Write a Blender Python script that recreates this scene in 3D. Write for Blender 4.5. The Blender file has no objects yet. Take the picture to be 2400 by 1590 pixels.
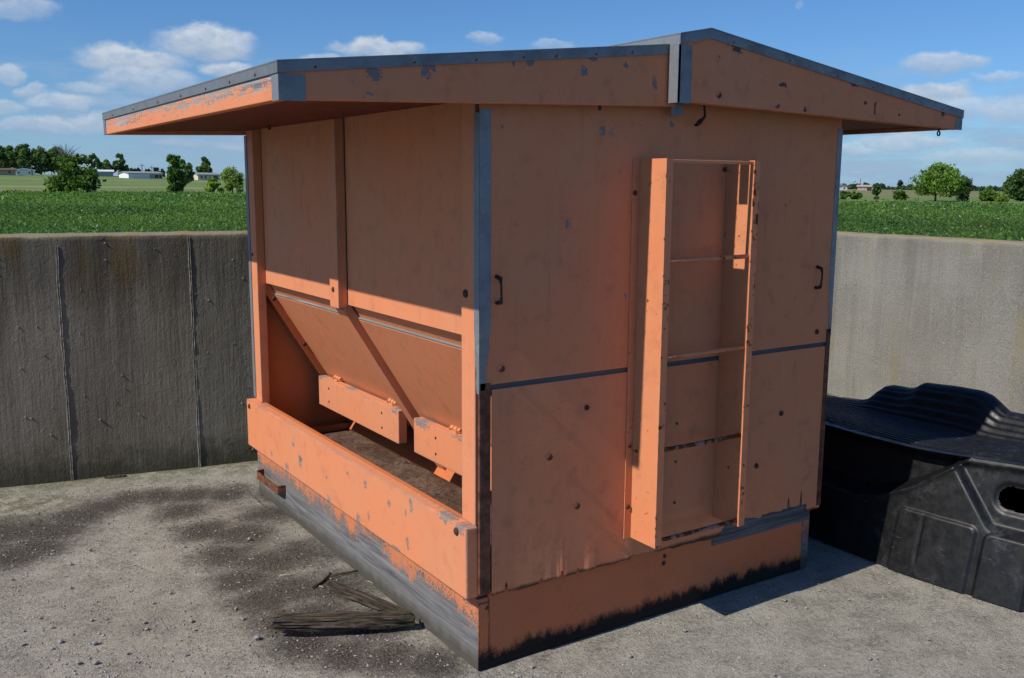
import bpy, bmesh, math, random
import numpy as np
from mathutils import Vector, Matrix, noise as mn
random.seed(7); rng = np.random.default_rng(7)
scn = bpy.context.scene
col = scn.collection

# ------------------------------------------------------------------ camera
CAM = np.array([-1.6729, -2.7715, 1.7501]); YAW, PITCH, ROLL, FPX = 0.5794, 0.1607, 0.0054, 2237.65
def cam_axes():
    cy, sy, cp, sp = math.cos(YAW), math.sin(YAW), math.cos(PITCH), math.sin(PITCH)
    f = np.array([sy*cp, cy*cp, -sp]); r = np.array([cy, -sy, 0.]); u = np.cross(r, f)
    cr, sr = math.cos(ROLL), math.sin(ROLL)
    return cr*r+sr*u, cr*u-sr*r, f
CR, CU, CF = cam_axes()
cd = bpy.data.cameras.new('camera'); cam = bpy.data.objects.new('camera', cd); col.objects.link(cam)
cd.sensor_width = 36; cd.lens = FPX/2400*36; cd.clip_start = .05; cd.clip_end = 6000
M = Matrix.Identity(4)
for i in range(3):
    M[i][0], M[i][1], M[i][2], M[i][3] = CR[i], CU[i], -CF[i], CAM[i]
cam.matrix_world = M
scn.camera = cam
def ray(px, py):                       # photo pixel (2400 x 1590) -> direction
    return CF + CR*(px-1200)/FPX - CU*(py-795)/FPX
def on(ax, v, px, py):                 # ... -> point on the plane axis = v
    d = ray(px, py); return CAM + d*(v-CAM[ax])/d[ax]

# ------------------------------------------------------------------ sun, sky, exposure
LDIR = Vector((1.0, 0.020, -0.94)).normalized()
SUN_EL = math.asin(-LDIR.z); SUN_AZ = math.atan2(-LDIR.x, -LDIR.y)
sd = bpy.data.lights.new('sun', 'SUN'); sd.energy = 5.0; sd.angle = math.radians(.53); sd.color = (1, .94, .84)
so = bpy.data.objects.new('sun', sd); col.objects.link(so)
so.rotation_euler = LDIR.to_track_quat('-Z', 'Y').to_euler(); so.location = (-20, 0, 20)
scn.view_settings.view_transform = 'Standard'; scn.view_settings.look = 'None'
scn.view_settings.exposure = -0.15; scn.view_settings.gamma = 1.0
scn.cycles.max_bounces = 6; scn.cycles.diffuse_bounces = 1; scn.cycles.glossy_bounces = 2; scn.cycles.use_adaptive_sampling = True; scn.cycles.adaptive_threshold = .02

class NT:
    """tiny node-tree helper"""
    def __init__(s, tree): s.t = tree; s.n = tree.nodes; s.l = tree.links
    def put(s, sock, v):
        if v is None: return
        if isinstance(v, bpy.types.NodeSocket): s.l.new(v, sock)
        else:
            try: sock.default_value = v
            except Exception: sock.default_value = (*v, 1.0)
    def node(s, typ, ins=None, out=0, **kw):
        n = s.n.new(typ)
        for k, v in kw.items(): setattr(n, k, v)
        for k, v in (ins or {}).items(): s.put(n.inputs[k], v)
        return n.outputs[out]
    def m(s, op, a, b=None, c=None, clamp=False):
        n = s.n.new('ShaderNodeMath'); n.operation = op; n.use_clamp = clamp
        s.put(n.inputs[0], a); s.put(n.inputs[1], b); s.put(n.inputs[2], c); return n.outputs[0]
    def vm(s, op, a, b=None, out=0):
        n = s.n.new('ShaderNodeVectorMath'); n.operation = op
        s.put(n.inputs[0], a); s.put(n.inputs[1], b); return n.outputs[out]
    def step(s, v, lo, hi, a=0., b=1.):
        n = s.n.new('ShaderNodeMapRange'); n.interpolation_type = 'SMOOTHSTEP'
        s.put(n.inputs[0], v); s.put(n.inputs[1], lo); s.put(n.inputs[2], hi); s.put(n.inputs[3], a); s.put(n.inputs[4], b)
        return n.outputs[0]
    def mix(s, f, a, b, typ='MIX'):
        n = s.n.new('ShaderNodeMix'); n.data_type = 'RGBA'; n.blend_type = typ
        s.put(n.inputs[0], f)
        for i, v in ((6, a), (7, b)):
            if isinstance(v, bpy.types.NodeSocket): s.l.new(v, n.inputs[i])
            else: n.inputs[i].default_value = (*v[:3], 1)
        return n.outputs[2]
    def noise(s, co, scale, detail=4, rough=.55, out=0, dist=0.):
        return s.node('ShaderNodeTexNoise', {'Vector': co, 'Scale': scale, 'Detail': detail, 'Roughness': rough, 'Distortion': dist}, out)
    def sep(s, v):
        n = s.n.new('ShaderNodeSeparateXYZ'); s.l.new(v, n.inputs[0]); return n.outputs
    def scale(s, v, x, y, z): return s.vm('MULTIPLY', v, (x, y, z))

# world: Nishita sky with cumulus built as directions
w = bpy.data.worlds.new('World'); scn.world = w; w.use_nodes = True
T = NT(w.node_tree); T.n.clear()
sky = T.n.new('ShaderNodeTexSky'); sky.sky_type = 'NISHITA'; sky.sun_disc = False
sky.sun_elevation = SUN_EL; sky.sun_rotation = SUN_AZ
sky.altitude = 200; sky.air_density = 1.0; sky.dust_density = .35; sky.ozone_density = 2.2
g = T.node('ShaderNodeTexCoord', out=0)
dx, dy, dz = T.sep(g)
az = T.m('ARCTAN2', dx, dy); el = T.m('ARCSINE', dz)
cv = T.n.new('ShaderNodeCombineXYZ'); T.l.new(az, cv.inputs[0]); T.l.new(el, cv.inputs[1])
ae = cv.outputs[0]
wn = T.noise(T.scale(ae, 1, 1.6, 1), 26, 4, .6, out=1)
wx, wy, _ = T.sep(wn)
azw = T.m('ADD', az, T.m('MULTIPLY', T.m('SUBTRACT', wx, .5), .040))
elw = T.m('ADD', el, T.m('MULTIPLY', T.m('SUBTRACT', wy, .5), .026))
CL = [  # photo px cx, cy, half width, half height, density
 (480, 100, 105, 36, 1.0), (310, 140, 110, 34, .9), (345, 190, 105, 34, .62), (540, 160, 62, 22, 1.0), (880, 118, 95, 24, .95),
 (1140, 92, 42, 16, .5), (40, 20, 70, 26, .5), (15, 170, 40, 22, .6), (70, 213, 34, 14, .5), (140, 240, 70, 18, .62), (210, 208, 60, 15, .45),
 (95, 297, 90, 18, .55), (215, 285, 60, 20, .5), (5, 255, 45, 22, .5),
 (2215, 150, 80, 26, .62), (2340, 182, 55, 12, .4), (2190, 222, 72, 26, .8), (2250, 255, 90, 26, .55), (2370, 255, 70, 34, .6), (2130, 330, 110, 18, .55),
 (1980, 350, 90, 16, .5), (2280, 372, 100, 20, .45), (760, 150, 60, 20, .5), (1290, 110, 50, 10, .4)]
alpha = 0.0; shade = 0.0
pw = T.n.new('ShaderNodeCombineXYZ'); T.l.new(azw, pw.inputs[0]); T.l.new(elw, pw.inputs[1])
for cx, cy, hw, hh, dn in CL:
    d = ray(cx, cy); d = d/np.linalg.norm(d)
    a0, e0 = math.atan2(d[0], d[1]), math.asin(d[2])
    ix, iy = FPX/(hw*1.12), FPX/(hh*1.05)
    q = T.n.new('ShaderNodeVectorMath'); q.operation = 'MULTIPLY_ADD'
    T.l.new(pw.outputs[0], q.inputs[0]); q.inputs[1].default_value = (ix, iy, 0); q.inputs[2].default_value = (-a0*ix, -e0*iy, 0)
    k = T.step(T.vm('LENGTH', q.outputs[0], out=1), 1.08, .55, 0., min(1., dn*1.15))
    alpha = T.m('MAXIMUM', alpha, k)
    shade = T.m('MAXIMUM', shade, T.m('MULTIPLY', k, T.m('MULTIPLY_ADD', T.sep(q.outputs[0])[1], .6, .55, clamp=True)))
# bands of thin stratocumulus hugging the horizon, all the way round
bn = T.noise(T.scale(ae, 1, 5.5, 1), 7.5, 7, .62)
band = T.m('MULTIPLY', T.step(bn, .42, .60), T.step(el, .15, .03))
band = T.m('MULTIPLY', band, .75)
hz = T.m('MULTIPLY', T.step(el, .10, 0.0), .5)
bn2 = T.noise(T.scale(T.vm('ADD', ae, (3.1, .4, 0)), 1, 3.2, 1), 5.0, 7, .6)   # scattered puffs higher up, outside the picture too
hi = T.m('MULTIPLY', T.step(bn2, .60, .74), T.step(el, .16, .35))
skyc = T.mix(1.0, sky.outputs[0], (.66, 1.05, 1.55), 'MULTIPLY')
skyc = T.mix(hz, skyc, (4.4, 6.8, 10.2))
skyc = T.mix(band, skyc, T.mix(T.step(bn, .45, .75), (3.6, 5.4, 8.4), (6.2, 7.6, 9.4)))
skyc = T.mix(T.m('MULTIPLY', hi, .5), skyc, (6.0, 7.2, 8.6))
cn = T.noise(T.scale(ae, 1, 1.6, 1), 60, 5, .6)
cc = T.mix(T.m('MULTIPLY', T.m('DIVIDE', shade, T.m('MAXIMUM', alpha, .01)), T.step(cn, .25, .7, .55, 1.)), (4.4, 6.0, 8.4), (9.4, 10.2, 11.2))
skyc = T.mix(T.m('MULTIPLY', alpha, T.step(cn, .2, .6, .7, 1.)), skyc, cc)
# faint day moon
md = ray(1876, 14); md = md/np.linalg.norm(md)
mdot = T.vm('DOT_PRODUCT', g, tuple(md), out=1)
ms = md + .0035*np.array([-.6, .3, .5]); ms = ms/np.linalg.norm(ms)
mk = T.m('MULTIPLY', T.step(mdot, math.cos(.0050), math.cos(.0043)), T.step(T.vm('DOT_PRODUCT', g, tuple(ms), out=1), math.cos(.0062), math.cos(.003)))
skyc = T.mix(T.m('MULTIPLY', mk, .2), skyc, (7.5, 8.2, 9.2))
bg = T.n.new('ShaderNodeBackground'); bg.inputs[1].default_value = .078
w.cycles.sampling_method = 'MANUAL'; w.cycles.sample_map_resolution = 256
T.l.new(skyc, bg.inputs[0])
wo = T.n.new('ShaderNodeOutputWorld'); T.l.new(bg.outputs[0], wo.inputs[0])

# ------------------------------------------------------------------ mesh helpers
def link(name, me, mat=None, parent=None, loc=None):
    o = bpy.data.objects.new(name, me)
    col.objects.link(o)
    if mat is not None and me is not None and not me.materials: me.materials.append(mat)
    if parent is not None: o.parent = parent
    if loc is not None: o.location = loc
    return o
def tag(o, label=None, cat=None, group=None, kind=None):
    if label: o['label'] = label
    if cat: o['category'] = cat
    if group: o['group'] = group
    if kind: o['kind'] = kind
    return o
def empty(name, loc=(0, 0, 0), rz=0.):
    o = bpy.data.objects.new(name, None); col.objects.link(o); o.location = loc; o.rotation_euler = (0, 0, rz)
    o.empty_display_size = .2; return o
def bm_mesh(name, bm, smooth=False):
    bmesh.ops.recalc_face_normals(bm, faces=bm.faces)
    me = bpy.data.meshes.new(name); bm.to_mesh(me); bm.free()
    if smooth:
        for p in me.polygons: p.use_smooth = True
    return me
def poly_mesh(name, V, F, smooth=False):
    me = bpy.data.meshes.new(name); me.from_pydata([tuple(v) for v in V], [], F); me.update()
    if smooth:
        for p in me.polygons: p.use_smooth = True
    return me
def add_prism(bm, poly, a, b, axis=1):
    """extrude a 2D polygon along an axis; poly holds the two other coordinates in order"""
    def P(p, t):
        q = list(p); q.insert(axis, t); return q
    A = [bm.verts.new(P(p, a)) for p in poly]; B = [bm.verts.new(P(p, b)) for p in poly]
    n = len(poly)
    bm.faces.new(A); bm.faces.new(B[::-1])
    for i in range(n): bm.faces.new((A[i], B[i], B[(i+1) % n], A[(i+1) % n]))
def bevel(bm, w, seg=2):
    if w > 0: bmesh.ops.bevel(bm, geom=list(bm.edges), offset=w, segments=seg, affect='EDGES', profile=.6)
def prism(name, poly, a, b, mat, parent, axis=1, bev=.002):
    bm = bmesh.new(); add_prism(bm, poly, a, b, axis); bmesh.ops.recalc_face_normals(bm, faces=bm.faces); bevel(bm, bev)
    return link(name, bm_mesh(name, bm), mat, parent)
def box(name, x0, x1, y0, y1, z0, z1, mat, parent, bev=.002, wob=0.):
    bm = bmesh.new(); add_prism(bm, [(x0, z0), (x1, z0), (x1, z1), (x0, z1)], y0, y1, 1)
    bmesh.ops.recalc_face_normals(bm, faces=bm.faces)
    bevel(bm, bev)
    return link(name, bm_mesh(name, bm), mat, parent)
def tube_bm(bm, pts, r, n=8, cap=True):
    pts = [Vector(p) for p in pts]; rings = []
    for i, p in enumerate(pts):
        t = (pts[min(i+1, len(pts)-1)]-pts[max(i-1, 0)]).normalized()
        a = t.orthogonal().normalized() if i == 0 else (pa - t*pa.dot(t)).normalized()
        pa = a; b = t.cross(a); rr = r[i] if hasattr(r, '__len__') else r
        rings.append([bm.verts.new(p+(a*math.cos(2*math.pi*j/n)+b*math.sin(2*math.pi*j/n))*rr) for j in range(n)])
    for A, B in zip(rings, rings[1:]):
        for j in range(n): bm.faces.new((A[j], A[(j+1) % n], B[(j+1) % n], B[j]))
    if cap: bm.faces.new(rings[0][::-1]); bm.faces.new(rings[-1])
def tube(name, pts, r, mat, parent, n=8):
    bm = bmesh.new(); tube_bm(bm, pts, r, n)
    return link(name, bm_mesh(name, bm, True), mat, parent)
def fbm(p, o=4): return mn.fractal(Vector(p), 1.0, 2.0, o)

# ------------------------------------------------------------------ materials
def new_mat(name):
    m = bpy.data.materials.new(name); m.use_nodes = True
    t = NT(m.node_tree); t.n.clear()
    out = t.n.new('ShaderNodeOutputMaterial'); b = t.n.new('ShaderNodeBsdfPrincipled'); t.l.new(b.outputs[0], out.inputs[0])
    t.b = b; t.co = t.node('ShaderNodeTexCoord', out=3)
    t.rnd = t.node('ShaderNodeObjectInfo', out=5)
    return m, t
def finish(t, colour, rough=.6, bump=None, bstr=.3, bdist=.003, metal=0., spec=.4):
    t.put(t.b.inputs['Base Color'], colour); t.put(t.b.inputs['Roughness'], rough); t.put(t.b.inputs['Metallic'], metal)
    t.put(t.b.inputs['Specular IOR Level'], spec)
    if bump is not None:
        n = t.node('ShaderNodeBump', {'Strength': bstr, 'Distance': bdist, 'Height': bump}); t.l.new(n, t.b.inputs['Normal'])
ORANGE = (.71, .252, .120)
def wood_colour(t, co, axis, tone=1.):
    s = [55, 55, 55]; s[axis] = 2.5
    gr = t.noise(t.scale(co, *s), 1., 6, .65, dist=.6)
    s2 = [9, 9, 9]; s2[axis] = .8
    bl = t.noise(t.scale(co, *s2), 1., 3)
    c = t.mix(t.step(gr, .3, .7), tuple(tone*v for v in (.10, .098, .10)), tuple(tone*v for v in (.31, .305, .31)))
    return t.mix(t.step(bl, .35, .7), c, tuple(tone*v for v in (.22, .21, .20))), gr
def paint(name, axis=1, chips=0., edge=0., spots=(), plane=(0, 2), peel=None, grime=None, wood=1., dirt=.35, grain=.0, rough=.58, rust=0., bubbles=0., under=None, streak=0., base=ORANGE, topfade=None):
    """orange paint over grey weathered wood, with wear of its own shape"""
    m, t = new_mat(name)
    rv = t.vm('SCALE', (17.3, 9.1, 5.7)); rv.node.inputs['Scale'].default_value = 1; t.l.new(t.rnd, rv.node.inputs['Scale'])
    raw = t.co; co = t.vm('ADD', raw, rv)
    X = t.sep(raw)
    big = t.noise(co, 2.2, 4); mid = t.noise(co, 14, 5, .6); fine = t.noise(co, 160, 3)
    c = t.mix(t.step(big, .3, .75), base, (base[0]*.93, base[1]*1.06, base[2]*1.15))
    c = t.mix(t.m('MULTIPLY', t.step(t.noise(t.scale(co, 1, 1, .6), 5.5, 6, .7), .48, .75), .16), c, (base[0]*.72, base[1]*.62, base[2]*.60))
    c = t.mix(t.m('MULTIPLY', t.step(mid, .50, .80), dirt), c, (.36, .15, .085))
    sp = t.node('ShaderNodeTexVoronoi', {'Vector': co, 'Scale': 55}, 0)
    spm = t.m('MULTIPLY', t.step(sp, .16, .07), t.step(t.noise(co, 6, 2), .5, .62))
    c = t.mix(t.m('MULTIPLY', spm, .7), c, (.16, .07, .04))
    if streak > 0:
        sv = t.noise(t.scale(co, 26, 26, 1.4), 1., 4)
        c = t.mix(t.m('MULTIPLY', t.step(sv, .55, .8), streak), c, (.30, .13, .08))
    h = t.m('MULTIPLY', fine, .025)
    if grain > 0:
        s = [60, 60, 60]; s[axis] = 3
        gg = t.noise(t.scale(co, *s), 1., 5); h = t.m('ADD', h, t.m('MULTIPLY', gg, grain))
    mask = 0.0
    warp = t.m('SUBTRACT', t.noise(co, 38, 5, .65), .5)
    warp2 = t.m('SUBTRACT', t.noise(co, 130, 3, .6), .5)
    if chips > 0:
        s = [1., 1., 1.]; s[axis] = .8
        cn = t.noise(t.scale(co, *[v*24 for v in s]), 1., 5, .62); reg = t.noise(co, 3.1, 2)
        mask = t.m('MAXIMUM', mask, t.step(t.m('ADD', cn, t.m('MULTIPLY', t.m('SUBTRACT', reg, .5), .35)), .80-chips, .825-chips))
    for (pu, pv, ru, rv_) in spots:
        u = t.m('DIVIDE', t.m('SUBTRACT', X[plane[0]], pu), ru); v = t.m('DIVIDE', t.m('SUBTRACT', X[plane[1]], pv), rv_)
        d = t.m('ADD', t.m('MULTIPLY', u, u), t.m('MULTIPLY', v, v))
        d = t.m('ADD', d, t.m('ADD', t.m('MULTIPLY', warp, 5.5), t.m('MULTIPLY', warp2, 3.5)))
        mask = t.m('MAXIMUM', mask, t.step(d, .80, .45, 0., .9))
    if edge > 0:
        bn = t.node('ShaderNodeBevel', {'Radius': .013}, samples=4); gn = t.node('ShaderNodeNewGeometry', out=1)
        dt = t.vm('DOT_PRODUCT', bn, gn, out=1)
        kn = t.m('ADD', t.m('MULTIPLY_ADD', t.noise(co, 4, 3), 4.4, -1.55), t.m('MULTIPLY', warp, 2.6))
        e = t.m('MULTIPLY', t.m('SUBTRACT', 1., dt), t.m('MAXIMUM', kn, 0.))
        mask = t.m('MAXIMUM', mask, t.step(e, .055-edge*.05, .085-edge*.05))
    if peel:
        lo, hi, ax, amp = peel
        pn = t.m('ADD', t.m('MULTIPLY', t.m('SUBTRACT', t.noise(t.scale(co, 9, 9, 5), 1., 6, .72), .5), amp), t.m('MULTIPLY', warp2, amp*.9))
        z = t.m('ADD', X[ax], pn)
        pm = t.step(z, hi, lo) if hi > lo else t.step(z, hi, lo)
        mask = t.m('MAXIMUM', mask, t.step(pm, .45, .55))
    if topfade:
        za, zb, amp = topfade          # flaking towards the top of a board
        z = t.m('ADD', t.m('SUBTRACT', X[2], za), t.m('ADD', t.m('MULTIPLY', warp, amp), t.m('MULTIPLY', t.m('SUBTRACT', t.noise(t.scale(co, 8, 3, 30), 1., 5, .7), .5), amp)))
        mask = t.m('MAXIMUM', mask, t.step(z, 0, zb))
    if under: uc = t.mix(mid, under, tuple(v*1.5 for v in under)); gr = mid
    else: uc, gr = wood_colour(t, co, axis, wood)
    col_ = t.mix(mask, c, uc)
    h = t.m('ADD', h, t.m('MULTIPLY', mask, -.9)); h = t.m('ADD', h, t.m('MULTIPLY', t.m('MULTIPLY', mask, gr), .4))
    ro = t.step(mask, 0, 1, rough, .85)
    if rust > 0:
        rn = t.m('ADD', t.noise(co, 30, 5, .7), t.m('MULTIPLY', t.m('SUBTRACT', t.noise(co, 4, 2), .5), .5))
        rm = t.step(rn, .68-rust*.4, .74-rust*.4)
        col_ = t.mix(rm, col_, t.mix(t.noise(co, 90, 4), (.055, .022, .010), (.20, .075, .025)))
        ro = t.m('MAXIMUM', ro, t.m('MULTIPLY', rm, .85)); h = t.m('ADD', h, t.m('MULTIPLY', rm, .35))
    if grime:
        lo, hi, amp, gc = grime
        z = t.m('ADD', X[2], t.m('ADD', t.m('MULTIPLY', t.m('SUBTRACT', t.noise(t.scale(co, 14, 14, 7), 1., 6, .7), .5), amp), t.m('MULTIPLY', warp2, amp*.3)))
        gm = t.step(z, hi, lo)
        col_ = t.mix(gm, col_, t.mix(t.noise(t.scale(co, 6, 6, 70), 1., 4), gc, tuple(v*2.6 for v in gc)))
        ro = t.m('MAXIMUM', ro, t.m('MULTIPLY', gm, .9))
    if bubbles > 0:
        bb = t.noise(co, 20, 3); b2 = t.noise(co, 85, 2)
        h = t.m('ADD', h, t.m('MULTIPLY', t.step(bb, .52, .75), bubbles)); h = t.m('ADD', h, t.m('MULTIPLY', t.m('MULTIPLY', b2, t.step(bb, .45, .7)), bubbles))
    finish(t, col_, ro, h, .55, .0035, spec=.05)
    return m
def metal_mat(name, c=(.30, .335, .37), rough=.45, metal=.55, stain=.5):
    m, t = new_mat(name)
    rv = t.vm('SCALE', (7.3, 3.1, 1.7)); t.l.new(t.rnd, rv.node.inputs['Scale']); co = t.vm('ADD', t.co, rv)
    v = t.sep(t.node('ShaderNodeTexVoronoi', {'Vector': co, 'Scale': 70}, 1))[0]; n = t.noise(co, 9, 5, .65); n2 = t.noise(co, 60, 4, .7)
    cl = t.mix(t.m('MULTIPLY', v, .35), c, tuple(x*.7 for x in c)); cl = t.mix(t.m('MULTIPLY', t.step(n, .45, .75), stain), cl, tuple(x*.45 for x in c))
    cl = t.mix(t.m('MULTIPLY', t.step(n2, .62, .72), .6), cl, tuple(min(1, x*1.9) for x in c))
    finish(t, cl, t.step(n, .3, .7, rough-.08, rough+.18), t.m('ADD', t.m('MULTIPLY', n2, .25), n), .2, .004, metal)
    return m
def simple(name, c, rough=.7, var=.3, scale=12, bump=.3, metal=0., c2=None, spec=.3, det=5):
    m, t = new_mat(name)
    rv = t.vm('SCALE', (7.3, 3.1, 1.7)); t.l.new(t.rnd, rv.node.inputs['Scale']); co = t.vm('ADD', t.co, rv)
    n = t.noise(co, scale, det, .65)
    finish(t, t.mix(t.step(n, .3, .7), tuple(v*(1-var) for v in c), c2 or tuple(v*(1+var) for v in c)), rough, n, bump, .004, metal, spec)
    return m
def wood_mat(name, axis, tone=1., rough=.85):
    m, t = new_mat(name)
    rv = t.vm('SCALE', (7.3, 3.1, 1.7)); t.l.new(t.rnd, rv.node.inputs['Scale']); co = t.vm('ADD', t.co, rv)
    c, gr = wood_colour(t, co, axis, tone); finish(t, c, rough, gr, .6, .004)
    return m
def pix_spots(ax, v, off, sc, lst, plane):
    res = []
    for (x, y, rx, ry) in lst:
        P = on(ax, v, off[0]+x*sc, off[1]+y*sc); Q = on(ax, v, off[0]+(x+rx)*sc, off[1]+y*sc); R = on(ax, v, off[0]+x*sc, off[1]+(y+ry)*sc)
        res.append((P[plane[0]], P[plane[1]], abs(Q[plane[0]]-P[plane[0]])+.002, abs(R[plane[1]]-P[plane[1]])+.002))
    return res
FY = -.085      # plane of the left gable fascia
LY = -.14       # plane of the lid fascia
S6 = 600/2352
trough_spots = pix_spots(0, -.05, (560, 900), S6, [(300, 640, 7, 22), (440, 770, 20, 38), (565, 715, 16, 55), (805, 855, 7, 16), (1000, 828, 16, 14), (1158, 918, 15, 45),
    (825, 1050, 14, 38), (1382, 1105, 15, 30), (1580, 1125, 17, 60), (1530, 1180, 7, 28), (1095, 1235, 18, 48), (1190, 1215, 8, 45), (1550, 1470, 10, 62), (500, 560, 10, 20), (1890, 1235, 70, 40), (2040, 1330, 45, 60), (1440, 1515, 40, 18)], (1, 2))
fascia_spots = pix_spots(1, FY, (800, 0), .338, [(222, 500, 52, 75), (600, 480, 60, 62), (1310, 425, 28, 42), (1735, 400, 35, 20), (1688, 492, 36, 34), (1972, 455, 18, 20), (2175, 590, 16, 44), (195, 652, 30, 12), (1190, 440, 12, 26)], (0, 2))
lid_spots = pix_spots(1, LY, (1600, 0), .338, [(375, 325, 58, 46), (255, 392, 10, 10), (660, 738, 22, 14), (700, 590, 30, 20), (1190, 575, 30, 22), (1380, 615, 50, 26), (1815, 775, 26, 34), (1500, 795, 12, 18), (1268, 712, 10, 10), (850, 760, 10, 16), (1335, 740, 7, 60)], (0, 2))
wall_spots = pix_spots(1, -.014, (800, 0), .338, [(1808, 905, 22, 28), (1870, 925, 18, 40), (2285, 862, 14, 26), (1118, 875, 8, 14)], (0, 2)) + pix_spots(1, -.014, (1060, 300), .4017, [(677, 562, 18, 28), (1010, 980, 5, 14), (930, 35, 8, 18), (1945, 455, 5, 7), (2070, 275, 8, 10)], (0, 2))
board_spots = pix_spots(0, .33, (560, 900), S6, [(1680, 365, 75, 40), (1430, 245, 30, 28), (2010, 500, 50, 12), (1010, 40, 40, 10)], (1, 2)) + pix_spots(0, .33, (560, 530), S6, [(745, 1380, 30, 22)], (1, 2))

m_trough = paint('paint_trough_board', 1, edge=.75, topfade=(.556, .012, .055), spots=trough_spots, plane=(1, 2), grain=.1)
m_fascia = paint('paint_fascia', 0, spots=fascia_spots, plane=(0, 2), dirt=.5, grain=.1, under=(.13, .14, .155))
m_lid = paint('paint_lid_fascia', 0, spots=lid_spots, plane=(0, 2), dirt=.6, grain=.45, under=(.05, .05, .05))
m_eave = paint('paint_eave_fascia', 1, chips=.05, grain=.3, topfade=(2.022, .03, .22), wood=1.35, dirt=.3)
m_wall = paint('paint_wall', 2, spots=wall_spots, plane=(0, 2), dirt=.45, bubbles=.12, streak=.25)
m_wall_low = paint('paint_wall_low', 2, chips=.0, dirt=.45, streak=.2, bubbles=.10, grime=(.285, .30, .03, (.06, .035, .022)))
m_hopper = paint('paint_hopper', 2, chips=.01, dirt=.45, streak=.32)
m_post = paint('paint_post', 2, chips=.02, edge=.35, grain=.2, streak=.15)
m_board = paint('paint_gate_board', 1, edge=.25, spots=board_spots, plane=(1, 2), grain=.15)
m_ladder = paint('paint_ladder', 2, dirt=.45, rust=.06, rough=.42, under=(.10, .05, .03), base=(.72, .25, .115))
m_ladder_edge = paint('paint_ladder_edge', 2, dirt=.6, rust=.27, rough=.5, under=(.06, .03, .015))
m_rung = paint('paint_rung', 0, dirt=.5, rust=.26, under=(.06, .03, .015))
m_rung_bare = paint('paint_rung_bare', 0, dirt=.5, rust=.55, under=(.06, .03, .015), base=(.33, .20, .16))
m_skid_side = paint('paint_skid_side', 1, chips=.20, peel=(.198, .222, 2, .36), grain=.3, dirt=.7, wood=.78, base=(.60, .20, .09), grime=(.02, .09, .08, (.05, .045, .037)))
m_skid_front = paint('paint_skid_front', 0, chips=.03, grain=.3, dirt=.5, under=(.03, .028, .027), grime=(.045, .090, .14, (.015, .013, .012)), base=(.60, .185, .080), edge=.2)
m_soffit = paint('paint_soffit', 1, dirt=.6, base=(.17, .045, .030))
m_inner = paint('paint_inner', 2, dirt=.4, base=(.60, .175, .065))
m_galv = metal_mat('galvanised_flashing', (.21, .225, .24), .48, .35); m_galv_l = metal_mat('galvanised_corner', (.24, .255, .27), .5, .3)
m_darkangle = simple('dark_corner_angle', (.105, .042, .028), .6, .5, 25, .3, c2=(.20, .078, .048))
m_rust = simple('rust', (.10, .045, .028), .9, .6, 60, .5, c2=(.26, .10, .05))
m_darkiron = simple('dark_iron', (.05, .028, .02), .75, .5, 60, .4)
m_bolt = simple('bolt_head', (.075, .035, .024), .7, .4, 90, .3)
m_wood_x = wood_mat('bare_wood_x', 0, .6); m_wood_y = wood_mat('bare_wood_y', 1, .9)

# ================================================================== SETTING: ground
def terr(x, y):
    """height of the open land outside the pit"""
    d = np.hypot(x-CAM[0], y-CAM[1]); lat = (x-CAM[0])*CR[0]+(y-CAM[1])*CR[1]
    k = np.minimum(d, 450)/np.maximum(d, 1e-3); d2 = d*k; lat = lat*k
    q = (d2/450)**2; e = np.clip((38-d)/30, 0, 1)
    z = .25+.12*e*e*(3-2*e)+1.75*q-.0143*lat*np.sqrt(q)
    z = z+.05*np.sin(x*.31+1)*np.sin(y*.27)+.03*np.sin(x*.9+y*.7)
    return z
# pit: left wall line and right wall line
WH = 1.45
LW0 = on(2, 0., 0, 1142.7); LW1 = on(2, 0., 598.2, 1079.8)
wdir = (LW1-LW0)/np.linalg.norm(LW1-LW0)
RX = 5.0; WHR = 1.365
WCOR = LW0 + wdir*((RX-LW0[0])/wdir[0])
# slab with gentle unevenness
blobs = [(0, 1230, .17), (60, 1222, .17), (120, 1228, .15), (180, 1192, .15), (240, 1170, .14), (300, 1150, .11), (370, 1147, .12), (440, 1145, .13), (520, 1142, .13), (20, 1285, .15), (90, 1262, .13), (-60, 1290, .2),
  (420, 1180, .12), (470, 1225, .13), (520, 1285, .13), (565, 1340, .13), (610, 1390, .13), (660, 1440, .13), (560, 1235, .14), (620, 1300, .15), (680, 1362, .15), (740, 1420, .14), (620, 1190, .13), (700, 1280, .15), (780, 1360, .15), (860, 1440, .13), (700, 1492, .12), (800, 1512, .11), (900, 1524, .11), (1000, 1534, .10), (640, 1140, .12)]
BL = []
for px, py, rx in blobs:
    P = on(2, 0., px*1.01394, py*1.01394); BL.append((P[0], P[1], rx*1.35, rx*1.35))
def soil_h(x, y):
    if x > -.02 or y < -.2: return 0.
    s = 0.
    for bx, by, rx, ry in BL[12:]:
        s = max(s, math.exp(-((x-bx)/rx)**2-((y-by)/ry)**2))
    return .006*s*(1+.8*fbm((x*14, y*14, 2), 3))
def grid_mesh(name, xs, ys, fz, smooth=True):
    nx, ny = len(xs), len(ys)
    V = [(x, y, fz(x, y)) for y in ys for x in xs]
    F = [(j*nx+i, j*nx+i+1, (j+1)*nx+i+1, (j+1)*nx+i) for j in range(ny-1) for i in range(nx-1)]
    return poly_mesh(name, V, F, smooth)
m, t = new_mat('concrete_slab')
co = t.co; X = t.sep(co)
n1 = t.noise(co, 1.3, 5); n2 = t.noise(co, 11, 6, .7); n3 = t.noise(co, 120, 4, .7)
vor = t.node('ShaderNodeTexVoronoi', {'Vector': co, 'Scale': 95}, 1); vd = t.node('ShaderNodeTexVoronoi', {'Vector': co, 'Scale': 150}, 0)
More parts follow.
